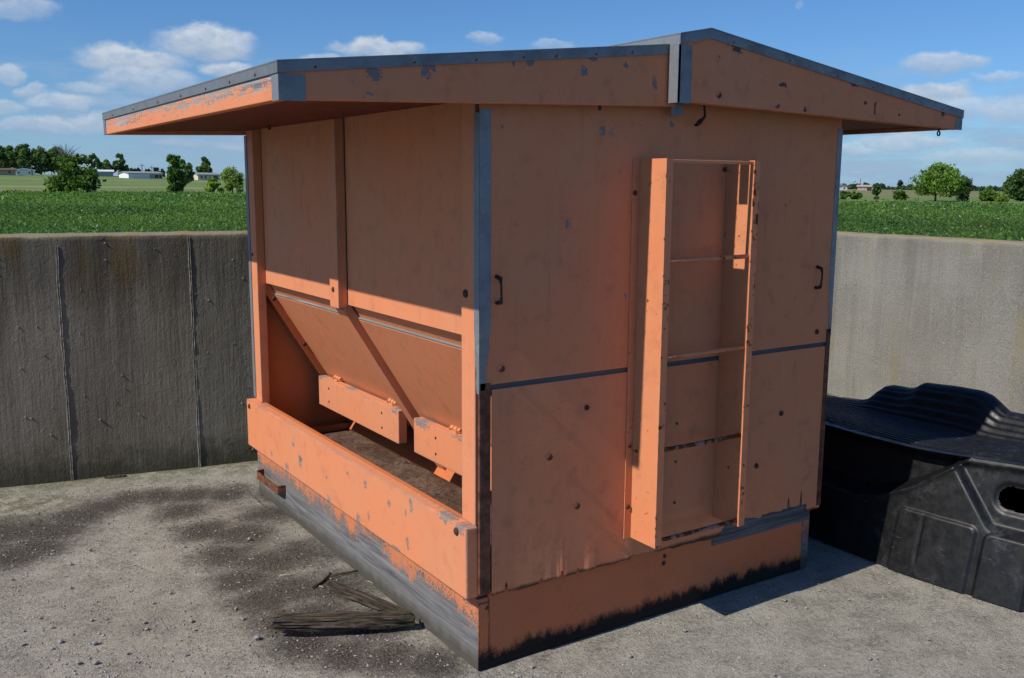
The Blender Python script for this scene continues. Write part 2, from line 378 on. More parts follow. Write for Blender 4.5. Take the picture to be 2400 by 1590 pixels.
c = t.mix(t.step(n1, .3, .7), (.42, .388, .315), (.51, .475, .395)); c = t.mix(t.m('MULTIPLY', t.step(n2, .42, .75), .45), c, (.25, .23, .185))
n4 = t.noise(co, 210, 3, .75)
c = t.mix(t.m('MULTIPLY', t.step(n4, .53, .66), .75), c, (.50, .48, .45)); c = t.mix(t.m('MULTIPLY', t.step(n4, .47, .35), .8), c, (.075, .07, .06)); c = t.mix(t.m('MULTIPLY', t.step(n3, .50, .36), .35), c, (.10, .095, .08))
brm = t.noise(t.scale(co, 130, 9, 1), 1., 3)           # broom marks to the right
c = t.mix(t.m('MULTIPLY', t.step(brm, .5, .75), .25), c, (.36, .34, .30))
nb = t.m('SUBTRACT', t.noise(co, 6, 6, .68), .5); nb2 = t.m('SUBTRACT', t.noise(co, 45, 4, .7), .5)
fld = 0.
for bx, by, rx, ry in BL:
    q = t.n.new('ShaderNodeVectorMath'); q.operation = 'MULTIPLY_ADD'; t.l.new(co, q.inputs[0]); q.inputs[1].default_value = (1/rx, 1/ry, 0); q.inputs[2].default_value = (-bx/rx, -by/ry, 0)
    fld = t.m('MAXIMUM', fld, t.m('SUBTRACT', 1.3, t.vm('LENGTH', q.outputs[0], out=1)))
fld = t.m('ADD', fld, t.m('ADD', t.m('MULTIPLY', nb, 1.5), t.m('MULTIPLY', nb2, 1.3)))
mask = t.step(fld, -.35, 1.05)
bounce_dim = t.m('ADD', X[1], t.m('ADD', t.m('MULTIPLY', X[0], .12), t.m('MULTIPLY', nb, 1.2)))
mask = t.m('MAXIMUM', mask, t.step(bounce_dim, -1.35, -1.75))  # added soil tone on the unseen foreground, cutting light bounced onto the feeder
dirtc = t.mix(t.step(n3, .35, .68), (.050, .042, .034), (.17, .148, .122))
dirtc = t.mix(t.m('MULTIPLY', t.m('LESS_THAN', vd, .22), t.m('GREATER_THAN', t.sep(vor)[0], .72)), dirtc, (.42, .40, .37))
c = t.mix(t.m('MULTIPLY', mask, .96), c, dirtc)
# green algae along the left wall foot and upper-left corner
wl = t.m('ADD', t.m('MULTIPLY', t.m('SUBTRACT', X[0], LW0[0]), -wdir[1]), t.m('MULTIPLY', t.m('SUBTRACT', X[1], LW0[1]), wdir[0]))
al = t.m('MULTIPLY', t.step(t.m('ADD', wl, t.m('MULTIPLY', nb, .35)), -.30, -.02), t.step(n2, .35, .6))
gp = on(2, 0., 20, 1190); gd = t.m('ADD', t.m('POWER', t.m('DIVIDE', t.m('SUBTRACT', X[0], gp[0]), .4), 2), t.m('POWER', t.m('DIVIDE', t.m('SUBTRACT', X[1], gp[1]), .25), 2))
al2 = t.m('MULTIPLY', t.step(gd, 1.2, .2), t.step(n2, .45, .55))
c = t.mix(t.m('MULTIPLY', t.m('MAXIMUM', al, al2), .65), c, (.13, .135, .045))
hgt = t.m('ADD', t.m('MULTIPLY', n3, .6), t.m('ADD', t.m('MULTIPLY', n2, .5), t.m('MULTIPLY', t.m('MULTIPLY', mask, t.noise(co, 60, 5, .75)), 2.2)))
hgt = t.m('ADD', hgt, t.m('MULTIPLY', n4, .7))
finish(t, c, .9, hgt, 1., .008, spec=.2)
m_slab = m
xs = np.concatenate([np.linspace(-9, -2.2, 10), np.linspace(-2.1, .4, 130), np.linspace(.5, 9, 40)]); ys = np.concatenate([np.linspace(-9, -1.2, 12), np.linspace(-1.1, 3.3, 170), np.linspace(3.35, 4.3, 8)])
slab = link('ground', grid_mesh('ground', xs, ys, lambda x, y: -.004+.004*fbm((x*1.3, y*1.3, 5), 2)+soil_h(x, y)), m_slab)
tag(slab, kind='structure')

# outside land, one sheet to the horizon
m, t = new_mat('field_land')
co = t.co; X = t.sep(co)
fx, fy = CF[0]/math.hypot(CF[0], CF[1]), CF[1]/math.hypot(CF[0], CF[1])
dep = t.m('ADD', t.m('MULTIPLY', t.m('SUBTRACT', X[0], CAM[0]), fx), t.m('MULTIPLY', t.m('SUBTRACT', X[1], CAM[1]), fy))
lat = t.m('ADD', t.m('MULTIPLY', t.m('SUBTRACT', X[0], CAM[0]), fy), t.m('MULTIPLY', t.m('SUBTRACT', X[1], CAM[1]), -fx))
n1 = t.noise(co, .05, 5); n2 = t.noise(t.scale(co, 1, 1, 1), .9, 6, .7); n3 = t.noise(co, 6, 4)
weed = t.mix(n2, (.018, .042, .012), (.045, .10, .028))
dl = t.m('ADD', dep, t.m('MULTIPLY', lat, -.22)); rows = t.noise(t.scale(co, .016, .30, 1), 1., 4)
crop = t.mix(t.step(n1, .3, .7), (.135, .195, .062), (.18, .25, .088)); crop = t.mix(t.m('MULTIPLY', t.step(n3, .4, .7), .35), crop, (.075, .13, .04))
dn = t.m('ADD', dl, t.m('MULTIPLY', t.m('SUBTRACT', t.noise(co, .04, 4), .5), 50))
crop = t.mix(t.m('MULTIPLY', t.step(t.m('SINE', t.m('MULTIPLY', dn, .045)), .86, .98), .75), crop, (.30, .25, .15))
crop = t.mix(t.m('MULTIPLY', t.step(lat, 20, 70), t.step(dep, 120, 220)), crop, (.20, .19, .095))
bnd = t.m('SUBTRACT', dep, t.m('MULTIPLY_ADD', t.m('DIVIDE', lat, dep), -28., 95.))
crop = t.mix(t.m('MULTIPLY', t.step(t.m('ADD', bnd, t.m('MULTIPLY', t.m('SUBTRACT', t.noise(co, .12, 4), .5), 30)), 26, 10), .7), crop, (.25, .20, .115))
c = t.mix(t.step(t.m('ADD', bnd, t.m('MULTIPLY', t.m('SUBTRACT', n2, .5), 8)), -2, 4), weed, crop)
finish(t, c, .95, n3, .5, .05, spec=.1)
m_land = m
rings = np.concatenate([np.linspace(5.2, 30, 36), np.linspace(32, 140, 45), np.linspace(150, 520, 30), [700, 1000, 1600, 2600, 4200]])
A0 = math.atan2(CF[0], CF[1]); V = []; F = []; na = 121
angs = np.linspace(A0-1.75, A0+1.75, na)
for rr in rings:
    for a in angs:
        x, y = CAM[0]+rr*math.sin(a), CAM[1]+rr*math.cos(a); V.append((x, y, float(terr(np.array(x), np.array(y)))))
def outside(x, y, mg=0.):      # beyond either pit wall
    left = (-(x-LW0[0])*wdir[1]+(y-LW0[1])*wdir[0] > .24+mg) & ((x < 1.) | (y > 3.3+mg))
    return left | (x > RX+.24+mg)
for j in range(len(rings)-1):
    for i in range(na-1):
        ids = (j*na+i, j*na+i+1, (j+1)*na+i+1, (j+1)*na+i)
        if all(outside(V[k][0], V[k][1], -.3) or rings[j] > 24 for k in ids): F.append(ids)
land = link('field', poly_mesh('field', V, F, True), m_land); tag(land, kind='structure')

# ================================================================== pit walls
def wall_material(name, dark):
    m, t = new_mat(name); co = t.co; X = t.sep(co)
    n1 = t.noise(co, 1.6, 5); ver = t.noise(t.scale(co, 7, 7, .55), 1., 5, .6); ver2 = t.noise(t.scale(co, 26, 26, 1.2), 1., 4); f = t.noise(co, 90, 4, .7); p = t.noise(co, 14, 5, .7)
    if dark:
        c = t.mix(t.step(n1, .3, .7), (.175, .150, .115), (.23, .205, .162)); c = t.mix(t.m('MULTIPLY', t.step(ver, .45, .75), .5), c, (.082, .073, .059))
        c = t.mix(t.m('MULTIPLY', t.step(ver2, .55, .8), .4), c, (.21, .20, .185))
        top = t.step(t.m('ADD', X[2], t.m('MULTIPLY', t.m('SUBTRACT', ver, .5), .9)), .85, 1.42)
        c = t.mix(t.m('MULTIPLY', top, .6), c, (.045, .040, .033)); c = t.mix(t.m('MULTIPLY', t.m('MULTIPLY', top, t.step(t.noise(t.scale(co, 5, 5, 2.2), 1., 4), .45, .68)), .65), c, (.115, .075, .024))
        lo = t.step(t.m('ADD', X[2], t.m('MULTIPLY', t.m('SUBTRACT', p, .5), .35)), .26, .0)
        c = t.mix(t.m('MULTIPLY', lo, .75), c, (.035, .036, .018)); spk = t.m('MULTIPLY', t.m('GREATER_THAN', f, .67), t.step(X[2], .4, 1.3, .12, .85))
        c = t.mix(spk, c, (.34, .33, .31))
    else:
        c = t.mix(t.step(n1, .3, .7), (.205, .195, .168), (.27, .26, .23)); c = t.mix(t.m('MULTIPLY', t.step(ver, .45, .72), .55), c, (.135, .13, .11))
        c = t.mix(t.m('MULTIPLY', t.step(ver2, .5, .75), .35), c, (.30, .295, .28)); c = t.mix(t.m('MULTIPLY', t.step(f, .55, .68), .6), c, (.42, .41, .39)); c = t.mix(t.m('MULTIPLY', t.step(f, .46, .33), .6), c, (.07, .065, .055))
        top = t.step(t.m('ADD', X[2], t.m('MULTIPLY', t.m('SUBTRACT', ver, .5), .5)), 1.0, 1.5); c = t.mix(t.m('MULTIPLY', top, .45), c, (.17, .15, .12))
        yl = t.m('MULTIPLY', t.step(t.noise(t.scale(co, 9, 9, 1.0), 1., 4), .56, .70), .5); c = t.mix(yl, c, (.23, .20, .085))
    geo = t.node('ShaderNodeNewGeometry', out=1); up = t.sep(geo)[2]
    cap = t.mix(t.step(p, .4, .65), (.24, .215, .16), (.27, .21, .085)); c = t.mix(t.step(up, .5, .8), c, cap)
    h = t.m('ADD', t.m('MULTIPLY', f, .5), t.m('ADD', t.m('MULTIPLY', p, .8), t.m('MULTIPLY', t.noise(t.scale(co, 55, 55, 4), 1., 3), .5)))
    h = t.m('ADD', h, t.m('MULTIPLY', t.step(t.noise(co, 34, 2), .68, .74), .25))
    finish(t, c, .92, h, 1., .008, spec=.2)
    return m
m_lwall, m_rwall = wall_material('stained_wall', True), wall_material('pale_wall', False)
def wall(name, P0, P1, th, mat, label, WH):
    """concrete wall slab with a ragged top arris; P0-P1 is the inner foot line, th to the outside"""
    P0, P1 = Vector((P0[0], P0[1], 0)), Vector((P1[0], P1[1], 0)); L = (P1-P0).length; d = (P1-P0)/L; nrm = Vector((-d.y, d.x, 0))
    n = int(L/.03); V = []; F = []
    prof = [(0, -.12), (0, .3), (0, .6), (0, .9), (0, 1.2), (0, WH-.035), (.004, WH-.012), (.03, WH), (th*.5, WH+.004), (th, WH), (th, -.12)]
    for i in range(n+1):
        s = L*i/n
        for k, (o, z) in enumerate(prof):
            j = 0.
            if k in (5, 6, 7): j = .010*fbm((s*9, k*3, 1), 4)
            if k in (7, 8): z = z+.008*fbm((s*6, 7, k), 4)
            p = P0+d*s+nrm*(o+j+(.006*fbm((s*2, z*2, 3), 2) if k < 6 else 0)); V.append((p.x, p.y, z))
    m_ = len(prof)
    for i in range(n):
        for k in range(m_-1): F.append((i*m_+k, (i+1)*m_+k, (i+1)*m_+k+1, i*m_+k+1))
    F.append(tuple(range(m_))[::-1]); F.append(tuple(n*m_+k for k in range(m_)))
    o = link(name, poly_mesh(name, V, F, True), mat)
    for p in o.data.polygons[-2:]: p.use_smooth = False
    return tag(o, label, 'wall')
LWs = LW0-wdir*5.0
LWE = LW0+wdir*((1.0-LW0[0])/wdir[0])
lw = wall('retaining_wall', LWs, LWE, .22, m_lwall, 'dark stained concrete wall with two vertical form seams, beside the open trough side', WH)
lw2 = wall('wall_return', LWE+wdir*.002, (RX+.2, 3.05), .22, m_lwall, 'x', WHR)
for k_ in ('label', 'category'): del lw2[k_]
lw2.parent = lw
rw = wall('retaining_wall', (RX, 3.04), (RX, -4.5), .22, m_rwall, 'pale sunlit concrete wall behind the black plastic liner', WHR)
# form seams and concrete crumbs on the dark wall
def seam(px_top, px_bot):
    P = on(2, 0., *px_bot); P = LW0+wdir*float(np.dot(P-LW0, wdir))
    Vs = []; Fs = []; n = 130
    for i in range(n+1):
        z = .0+1.425*i/n
        w1 = .011+.007*fbm((z*9, px_top[0], 0), 4); w2 = .010+.007*fbm((z*11, px_top[0], 5), 4)
        h = .003+.0035*fbm((z*14, px_top[0], 9), 5)
        if fbm((z*3.3, px_top[0]*.37, 3), 3) > .42: h *= .15
        s = .008*fbm((z*1.6, px_top[0], 2), 2)
        for o, e in ((s-w1, .006), (s-w1*.55, -h-.003), (s, -h*.55-.002), (s+w2*.5, -h*.9-.003), (s+w2, .006)):
            q = P+wdir*o+np.array([-wdir[1], wdir[0], 0])*e; Vs.append((q[0], q[1], z))
    for i in range(n):
        for k in range(4): Fs.append((i*5+k, i*5+k+1, (i+1)*5+k+1, (i+1)*5+k))
    link('form_seam', poly_mesh('form_seam', Vs, Fs, False), m_seam, lw)
m_seam = simple('seam_concrete', (.20, .185, .16), .95, .5, 40, .7)
seam((142, 552), (171, 1119)); seam((446, 548), (466, 1086)); 
cr = []; crf = []
for k in range(150):
    s = random.uniform(.2, 2.6) ; z = random.uniform(.05, 1.4); r = random.choice([.003, .004, .004, .006, .008])
    q = LW0+wdir*(s-.5); c0 = Vector((q[0]+wdir[1]*.001, q[1]-wdir[0]*.001, z)); b0 = len(cr)
    for v in ((1, 0, 0), (-1, 0, 0), (0, 1, 0), (0, -1, 0), (0, 0, 1), (0, 0, -1)): cr.append(tuple(c0+Vector(v)*r*random.uniform(.6, 1.4)))
    for f in ((0, 2, 4), (2, 1, 4), (1, 3, 4), (3, 0, 4), (2, 0, 5), (1, 2, 5), (3, 1, 5), (0, 3, 5)): crf.append(tuple(b0+i for i in f))
cb = link('concrete_crumbs', poly_mesh('concrete_crumbs', cr, crf), m_seam, lw); tag(cb, kind='stuff')

# ================================================================== FEEDER
fd = empty('livestock_feeder'); tag(fd, 'weathered orange wooden livestock feeder with open trough side, ladder and tin-edged gable roof', 'feeder')
WX = 1.835      # front wall width
LF = 2.43       # length
SX = 1.785      # skid width
# ---- skid
box('skid_board', .046, SX-.046, 0, .045, 0, .30, m_skid_front, fd, .004)
box('skid_board', 0, .045, .001, LF, 0, .275, m_skid_side, fd, .004)
box('skid_board', SX-.045, SX, .0, LF, 0, .262, m_skid_side, fd, .004)
box('skid_board', .046, SX-.046, LF-.045, LF-.001, 0, .262, m_skid_front, fd, .004)
# corner end grain of the side skid, showing beside the front board
box('corner_block', .001, .0455, -.003, .001, .003, .258, m_skid_front, fd, .001)
box('ledger_board', 1.16, SX-.01, -.005, -.0005, .236, .345, m_wood_x, fd, .001)
# ---- front wall: upper sheet, seam strip, lower sheet with torn foot
box('wall_panel', .004, WX-.004, -.014, -.002, 1.062, 2.12, m_wall, fd, .0015)
box('seam_strip', .01, WX-.012, -.006, -.001, 1.02, 1.08, m_wood_x, fd, .001)
def foot(x):
    z = .283+.006*fbm((x*7, 1, 0), 4)
    if .70 < x < 1.19: z = .292+.008*fbm((x*11, 4, 0), 3)-.02*((x-.7)/.49)
    if 1.20 < x < 1.74: z = .322+.022*fbm((x*13, 9, 0), 5)
    for cx, d in ((.115, .035), (.36, .03), (.44, .02), (1.31, .05), (1.62, .045), (1.70, .07), (.27, .02)):
        if abs(x-cx) < .006: z += d
    return z
xs = np.linspace(.05, WX-.006, 300); Vs = []; Fs = []
zs_ = np.linspace(0, 1, 12)
for x in xs:
    f0 = foot(x)
    for q in zs_: 
        z = f0+(1.043-f0)*q
        bul = .0012*fbm((x*2.5, z*2.5, 8), 3) - .010*math.exp(-((z-f0)/.05)**2)*max(0, fbm((x*9, 3, 0), 3))
        Vs.append((x, -.0135+min(.005, bul if z < f0+.12 else 0), z))
nq = len(zs_)
for i in range(len(xs)-1):
    for k in range(nq-1): Fs.append((i*nq+k, (i+1)*nq+k, (i+1)*nq+k+1, i*nq+k+1))
lowp = link('wall_panel', poly_mesh('wall_panel', Vs, Fs, False), m_wall_low, fd)
md_ = lowp.modifiers.new('t', 'SOLIDIFY'); md_.thickness = .003; md_.offset = -1
lowp['label'] = 'lower wall sheet with torn rusty foot'
# back, right side, far wall (never seen from here, keep the body closed)
box('side_panel', WX-.02, WX-.006, .0, LF, .30, 2.05, m_inner, fd, .001)
box('end_panel', .05, WX-.03, LF-.016, LF-.002, .27, 2.05, m_inner, fd, .001)
# corner angles of galvanised steel, lower part dark
def angle(x, sgn, z0, z1, mat, ragged=True, wf=.045, ws=.034, label=None):
    bm = bmesh.new(); o = .0035
    n = 26
    for face in (0, 1):
        L = []; R = []
        for i in range(n+1):
            z = z0+(z1-z0)*i/n
            wd = wf if face == 0 else ws
            if ragged and i < 6: wd = wd*(.45+.55*i/6)+.004*math.sin(i*2.1)
            if face == 0:
                L.append(bm.verts.new((x, -.0152, z))); R.append(bm.verts.new((x+sgn*wd, -.0152, z)))
            else:
                L.append(bm.verts.new((x-sgn*o*.4, -.0152, z+ (.0 if not ragged else -.012)))); R.append(bm.verts.new((x-sgn*o*.4, -.0152+wd, z+(.0 if not ragged else -.012))))
        for i in range(n): bm.faces.new((L[i], R[i], R[i+1], L[i+1]))
    ob = link('corner_angle', bm_mesh('corner_angle', bm), mat, fd)
    md = ob.modifiers.new('t', 'SOLIDIFY'); md.thickness = .0012; md.offset = 0
    if label: ob['label'] = label
angle(-.002, 1, 1.045, 1.995, m_galv_l); angle(WX+.002, -1, 1.10, 1.995, m_galv_l, wf=.03)
angle(.0005, 1, .30, 1.07, m_darkangle, False, .042, .012, 'dark rusty lower corner strip')
angle(WX-.0005, -1, .30, 1.12, m_darkangle, False, .028, .03, 'dark rusty lower corner strip')
# ---- open side: posts, stud, hopper, trough
box('post', 0, .046, .018, .112, .276, 2.035, m_post, fd, .003)
box('post', 0, .046, 2.315, LF-.004, .276, 2.035, m_post, fd, .003)
box('corner_trim', -.0045, -.0005, 2.405, LF+.012, .56, 2.0, m_galv_l, fd, .0005)
box('post', 0, .044, 1.205, 1.303, 1.195, 2.035, m_post, fd, .003)
box('trough_board', -.05, -.001, -.004, LF+.003, .287, .552, m_trough, fd, .006)
box('trough_board', .0, .024, .113, 2.314, .30, .546, m_inner, fd, .003)
for k, (y0, y1) in enumerate(((.113, 1.2045), (1.3035, 2.3145))):
    box('hopper_panel', .0465, .060, y0, y1, 1.21, 2.10, m_hopper, fd, .001)
# sloping hopper bottom: line from A to B in XZ, outer skin plus a second, lower layer with a bare edge
A = Vector((.058, 1.215)); B = Vector((.475, .545)); dv = (B-A).normalized(); nv = Vector((dv.y, -dv.x))   # nv: outward / down
if nv.x > 0: nv = -nv
def slab_poly(p, q, o0, o1): return [tuple(p+nv*o0), tuple(q+nv*o0), tuple(q+nv*o1), tuple(p+nv*o1)]
s1 = .085
for (y0, y1) in ((.04, 1.204), (1.304, 2.37)):
    prism('slope_panel', slab_poly(A, B, -.018, -.004), y0, y1, m_hopper, fd, 1, .001)
    prism('slope_panel', slab_poly(A+dv*s1, B, -.0035, .009), y0, y1, m_hopper, fd, 1, .0015)
    prism('panel_edge', slab_poly(A+dv*(s1-.009), A+dv*(s1-.0005), -.0035, .0075), y0, y1, m_wood_y, fd, 1, .0006)
# sloping studs
for (y0, y1, ext) in ((1.207, 1.301, .30), (2.316, 2.40, .08)):
    prism('slope_stud', [tuple(A+nv*.0 + dv*(-.02)), tuple(B+dv*ext), tuple(B+dv*ext+nv*.044), tuple(A+nv*.044+dv*.01)], y0, y1, m_post if y0 < 2 else m_inner, fd, 1, .002)
box('end_panel', .05, .62, 2.401, 2.412, .30, 1.25, m_inner, fd, .001)
# gate boards hinged on the foot of the slope
def rnd_bolt():
    bm = bmesh.new()
    for z, r in ((0, 1.), (.45, .95), (.75, .6)):
        pass
    rings = [[bm.verts.new((math.cos(a*math.pi/5)*r, math.sin(a*math.pi/5)*r, z)) for a in range(10)] for z, r in ((0, 1.), (.35, .93), (.6, .55))]
    for Aa, Bb in zip(rings, rings[1:]):
        for j in range(10): bm.faces.new((Aa[j], Aa[(j+1) % 10], Bb[(j+1) % 10], Bb[j]))
    bm.faces.new(rings[-1]); bm.faces.new(rings[0][::-1])
    return bm_mesh('bolt', bm, True)
me_bolt = rnd_bolt(); me_bolt.materials.append(m_bolt)
def bolt(loc, dirn, r, parent=None):
    o = link('bolt', me_bolt, None, parent or fd, loc); o.rotation_euler = Vector(dirn).to_track_quat('Z', 'Y').to_euler(); o.scale = (r, r, r*.9)
m_hinge = paint('paint_hinge', 1, dirt=.4, base=(.72, .27, .12), rust=.03)
for (y0, y1, hy, by) in ((1.285, 2.30, (1.43, 2.12), (1.47, 2.15)), (.06, 1.125, (.80, .30), (.91, .28))):
    g_ = box('gate_board', .328, .374, y0, y1, .502, .668, m_board, fd, .004)
    for y in hy:
        bm = bmesh.new()
        add_prism(bm, [(.345, .669), (.392, .669), (.392, .672), (.345, .672)], y-.045, y+.045, 1)
        p0 = Vector((.394, .676)); 
        add_prism(bm, [tuple(p0), tuple(p0-dv*.045), tuple(p0-dv*.045+nv*.003), tuple(p0+nv*.003)], y-.045, y+.045, 1)
        for q in (-.03, 0, .03): tube_bm(bm, [(.372, y+q-.012, .680), (.372, y+q+.012, .680)], .0095, 8)
        for q in (-.03, .03): tube_bm(bm, [(.352, y+q, .672), (.352, y+q, .681)], .006, 6)
        link('hinge', bm_mesh('hinge', bm), m_hinge, g_)
    for y in by:
        for z in (.545, .620): bolt((.3275, y, z), (-1, 0, 0), .0065, g_)
# trough floor, caked and crusty
m, t = new_mat('caked_feed'); co = t.co
n1 = t.noise(co, 7, 6, .7); n2 = t.noise(co, 38, 6, .75, dist=.8); n5 = t.noise(t.scale(co, 1, .5, 1), 90, 4, .75)
c = t.mix(t.step(n1, .35, .65), (.12, .062, .043), (.22, .145, .105)); c = t.mix(t.m('MULTIPLY', t.step(n2, .52, .68), .7), c, (.30, .125, .075)); c = t.mix(t.m('MULTIPLY', t.step(n2, .46, .36), .85), c, (.035, .022, .017)); c = t.mix(t.m('MULTIPLY', t.step(n5, .58, .68), .6), c, (.36, .29, .22))
finish(t, c, .95, t.m('ADD', t.m('MULTIPLY', n2, 1.6), t.m('ADD', n1, t.m('MULTIPLY', n5, .6))), 1., .012, spec=.15); m_feed = m
xs = np.linspace(.025, .64, 60); ys = np.linspace(.03, 2.40, 190)
link('trough_floor', grid_mesh('trough_floor', xs, ys, lambda x, y: .312+.010*fbm((x*9, y*9, 1), 5)+.006*abs(fbm((x*30, y*22, 6), 3))), m_feed, fd)
box('trough_end_cleat', .03, .60, 2.355, 2.399, .30, .352, m_inner, fd, .003)
box('divider_board', .645, .66, .03, 2.40, .285, .85, m_inner, fd, .001)
prism('divider_slope', [(.52, .322), (.645, .322), (.645, .50)], .05, 2.40, m_inner, fd, 1, .002)
# ---- roof
def fascia(name, poly, y0, y1, mat, label=None):
    o = prism(name, poly, y0, y1, mat, fd, 1, .003)
    if label: o['label'] = label
    return o
XL, XR = -.707, 2.512
ZL = 2.093; ZRL = 2.258          # left roof top at the eave and by the lid
def ltop(x): return ZL+(x-XL)*(ZRL-ZL)/(.787-XL)
def lbot(x): return 1.984+(x-XL)*.034
def rtop(x): return 2.316+(x-.907)*(2.097-2.316)/(XR-.907)
def rbot(x): return 2.050-(x-.76)*.0235
TH = .032
YB = 2.46
fascia('fascia_board', [(XL+.002, lbot(XL)), (.80, lbot(.80)), (.80, ltop(.80)-.006), (XL+.002, ltop(XL)-.006)], FY, FY+.038, m_fascia, 'gable fascia with grey scraped patches')
fascia('fascia_board', [(.765, rbot(.765)), (XR-.002, rbot(XR)), (XR-.002, rtop(XR)-.006), (.907, rtop(.907)-.006), (.765, 2.279)], LY, LY+.045, m_lid, 'tapered fascia under the right roof slope')
fascia('fascia_board', [(XL+.002, lbot(XL)), (.90, 2.03), (.90, ltop(.9)-.006), (XL+.002, ltop(XL)-.006)], YB-.038, YB, m_fascia)
fascia('fascia_board', [(.91, 2.03), (XR-.002, rbot(XR)), (XR-.002, rtop(XR)-.006), (.91, rtop(.91)-.006)], YB-.038, YB, m_fascia)
box('eave_fascia', XL, XL+.036, FY+.0385, YB-.0385, lbot(XL)+.001, ltop(XL)-.008, m_eave, fd, .003)
box('eave_fascia', XR-.036, XR, LY+.046, YB-.0385, rbot(XR)+.001, rtop(XR)-.008, m_fascia, fd, .003)
# soffits and roof sheets
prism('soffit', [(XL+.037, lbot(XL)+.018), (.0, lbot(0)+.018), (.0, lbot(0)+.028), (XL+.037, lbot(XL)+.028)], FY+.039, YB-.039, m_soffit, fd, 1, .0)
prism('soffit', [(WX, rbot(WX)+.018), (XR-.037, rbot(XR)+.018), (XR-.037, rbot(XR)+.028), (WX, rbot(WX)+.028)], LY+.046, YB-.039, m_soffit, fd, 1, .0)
def sheet(name, pts, y0, y1, t_, mat, parent=fd):
    """pts: top line in XZ; metal sheet of thickness t_ below it"""
    return prism(name, [(x, z) for x, z in pts]+[(x, z-t_) for x, z in pts[::-1]], y0, y1, mat, parent, 1, .0008)
r1 = sheet('roof_sheet', [(XL-.006, ltop(XL)-.001), (.86, ltop(.86)-.001)], FY-.006, YB+.006, .005, m_galv)
r2 = sheet('roof_sheet', [(.755, 2.286), (.907, 2.3165), (XR+.006, rtop(XR)-.001)], LY-.006, YB+.006, .005, m_galv)
# turned-down drip edges
def strip(pts, y0, y1, dpt, parent, mat=m_galv):
    return prism('drip_edge', [(x, z-.0055) for x, z in pts]+[(x, z-dpt) for x, z in pts[::-1]], y0, y1, mat, parent, 1, .0006)
strip([(XL-.005, ltop(XL)), (.754, ltop(.754))], FY-.0055, FY-.0025, .036, r1)
strip([(.7555, 2.286), (.907, 2.3165), (XR+.005, rtop(XR))], LY-.0055, LY-.0025, .038, r2)
box('drip_edge', XL-.0055, XL-.0025, FY-.002, YB, ltop(XL)-.036, ltop(XL)-.0065, m_galv, r1, .0004)
box('drip_edge', .7552, .7582, LY-.002, YB, 2.247, 2.2805, m_galv_l, r2, .0004)
box('drip_edge', XR+.0025, XR+.0055, LY-.002, YB, rtop(XR)-.038, rtop(XR)-.0065, m_galv, r2, .0004)
# tin corner caps
box('corner_cap', XL-.0025, XL+.078, FY-.0024, FY-.0003, lbot(XL)-.002, ltop(XL)-.037, m_galv, fd, .0004)
box('corner_cap', XL-.0024, XL-.0003, FY-.0002, FY+.055, lbot(XL)-.002, ltop(XL)-.037, m_galv_l, fd, .0004)
box('corner_cap', .7535, .818, LY-.0024, LY-.0003, 2.043, 2.247, m_galv, fd, .0004)
box('corner_cap', .7515, .7640, LY-.0024, LY+.0445, 2.044, 2.246, m_galv_l, fd, .0004)
box('corner_cap', XR-.045, XR+.0024, LY-.0024, LY-.0003, rbot(XR)-.002, rtop(XR)-.039, m_galv, fd, .0004)
box('corner_cap', XL-.0026, XL-.0004, YB-.05, YB+.001, lbot(XL)-.002, ltop(XL)-.037, m_galv, fd, .0004)
box('clip_plate', .80, .86, -.06, -.056, 2.005, 2.05, m_galv, fd, .0006)
# nails in the drip edge
me_nail = me_bolt
for x in (-.6, -.28, -.06, .12, .25, .42, .58): bolt((x, FY-.0056, ltop(x)-.024), (0, -1, 0), .005)
for x in (1.02, 1.33, 1.62, 1.85, 2.1, 2.35): bolt((x, LY-.0056, rtop(x)-.026), (0, -1, 0), .005)
for y in (.1, .35, .62, .95, 1.3, 1.75, 2.2): bolt((XL-.0056, y, ltop(XL)-.026), (-1, 0, 0), .005)
# ---- ladder of bent steel plate
ld = link('ladder', None, None, fd) if False else empty('ladder'); ld.parent = fd
LZ0, LZ1, LD = .375, 1.845, -.160
for k, x in enumerate((.695, 1.145)):
    rail = box('side_rail', x-.002, x+.002, LD, -.0155, LZ0, LZ1, m_ladder, ld, .0006)
    bm = bmesh.new(); n = 90
    wd = .030
    Lr = []; Rr = []
    for i in range(n+1):
        z = LZ0+(LZ1-LZ0)*i/n; e = .0035*abs(fbm((z*40, x, 0), 3)) if z < 1.5 else .001
        Lr.append(bm.verts.new((x-.0025-e*.5, LD-.0015, z))); Rr.append(bm.verts.new((x+wd-e, LD-.0015, z)))
    for i in range(n): bm.faces.new((Lr[i], Rr[i], Rr[i+1], Lr[i+1]))
    fo = link('front_flange', bm_mesh('front_flange', bm), m_ladder_edge if k == 0 else m_ladder_edge, ld)
    mo = fo.modifiers.new('t', 'SOLIDIFY'); mo.thickness = .004; mo.offset = 0
    if k == 0: box('back_flange', x-.036, x-.0025, -.0185, -.0148, LZ0, LZ1, m_ladder, ld, .0006)
    else: box('back_flange', x+.0025, x+.036, -.0185, -.0148, LZ0, LZ1, m_ladder, ld, .0006)
for i, z in enumerate((.398, .757, 1.117, 1.477)):
    tube('rung', [(.696, LD+.012, z), (.92, LD+.012, z-.002), (1.144, LD+.012, z)], .0085, m_rung if i > 1 else m_rung_bare, ld, 10)
box('top_bar', .6975, 1.1425, LD+.002, LD+.018, LZ1-.016, LZ1-.003, m_ladder, ld, .002)
for (px, py) in ((1060+1066*.4017, 300+380*.4017), (1060+935*.44, 900+655*.44), (1698, 398)):
    P = on(1, -.0185, px, py); bolt((P[0], -.0185, P[2]), (0, -1, 0), .010, ld)
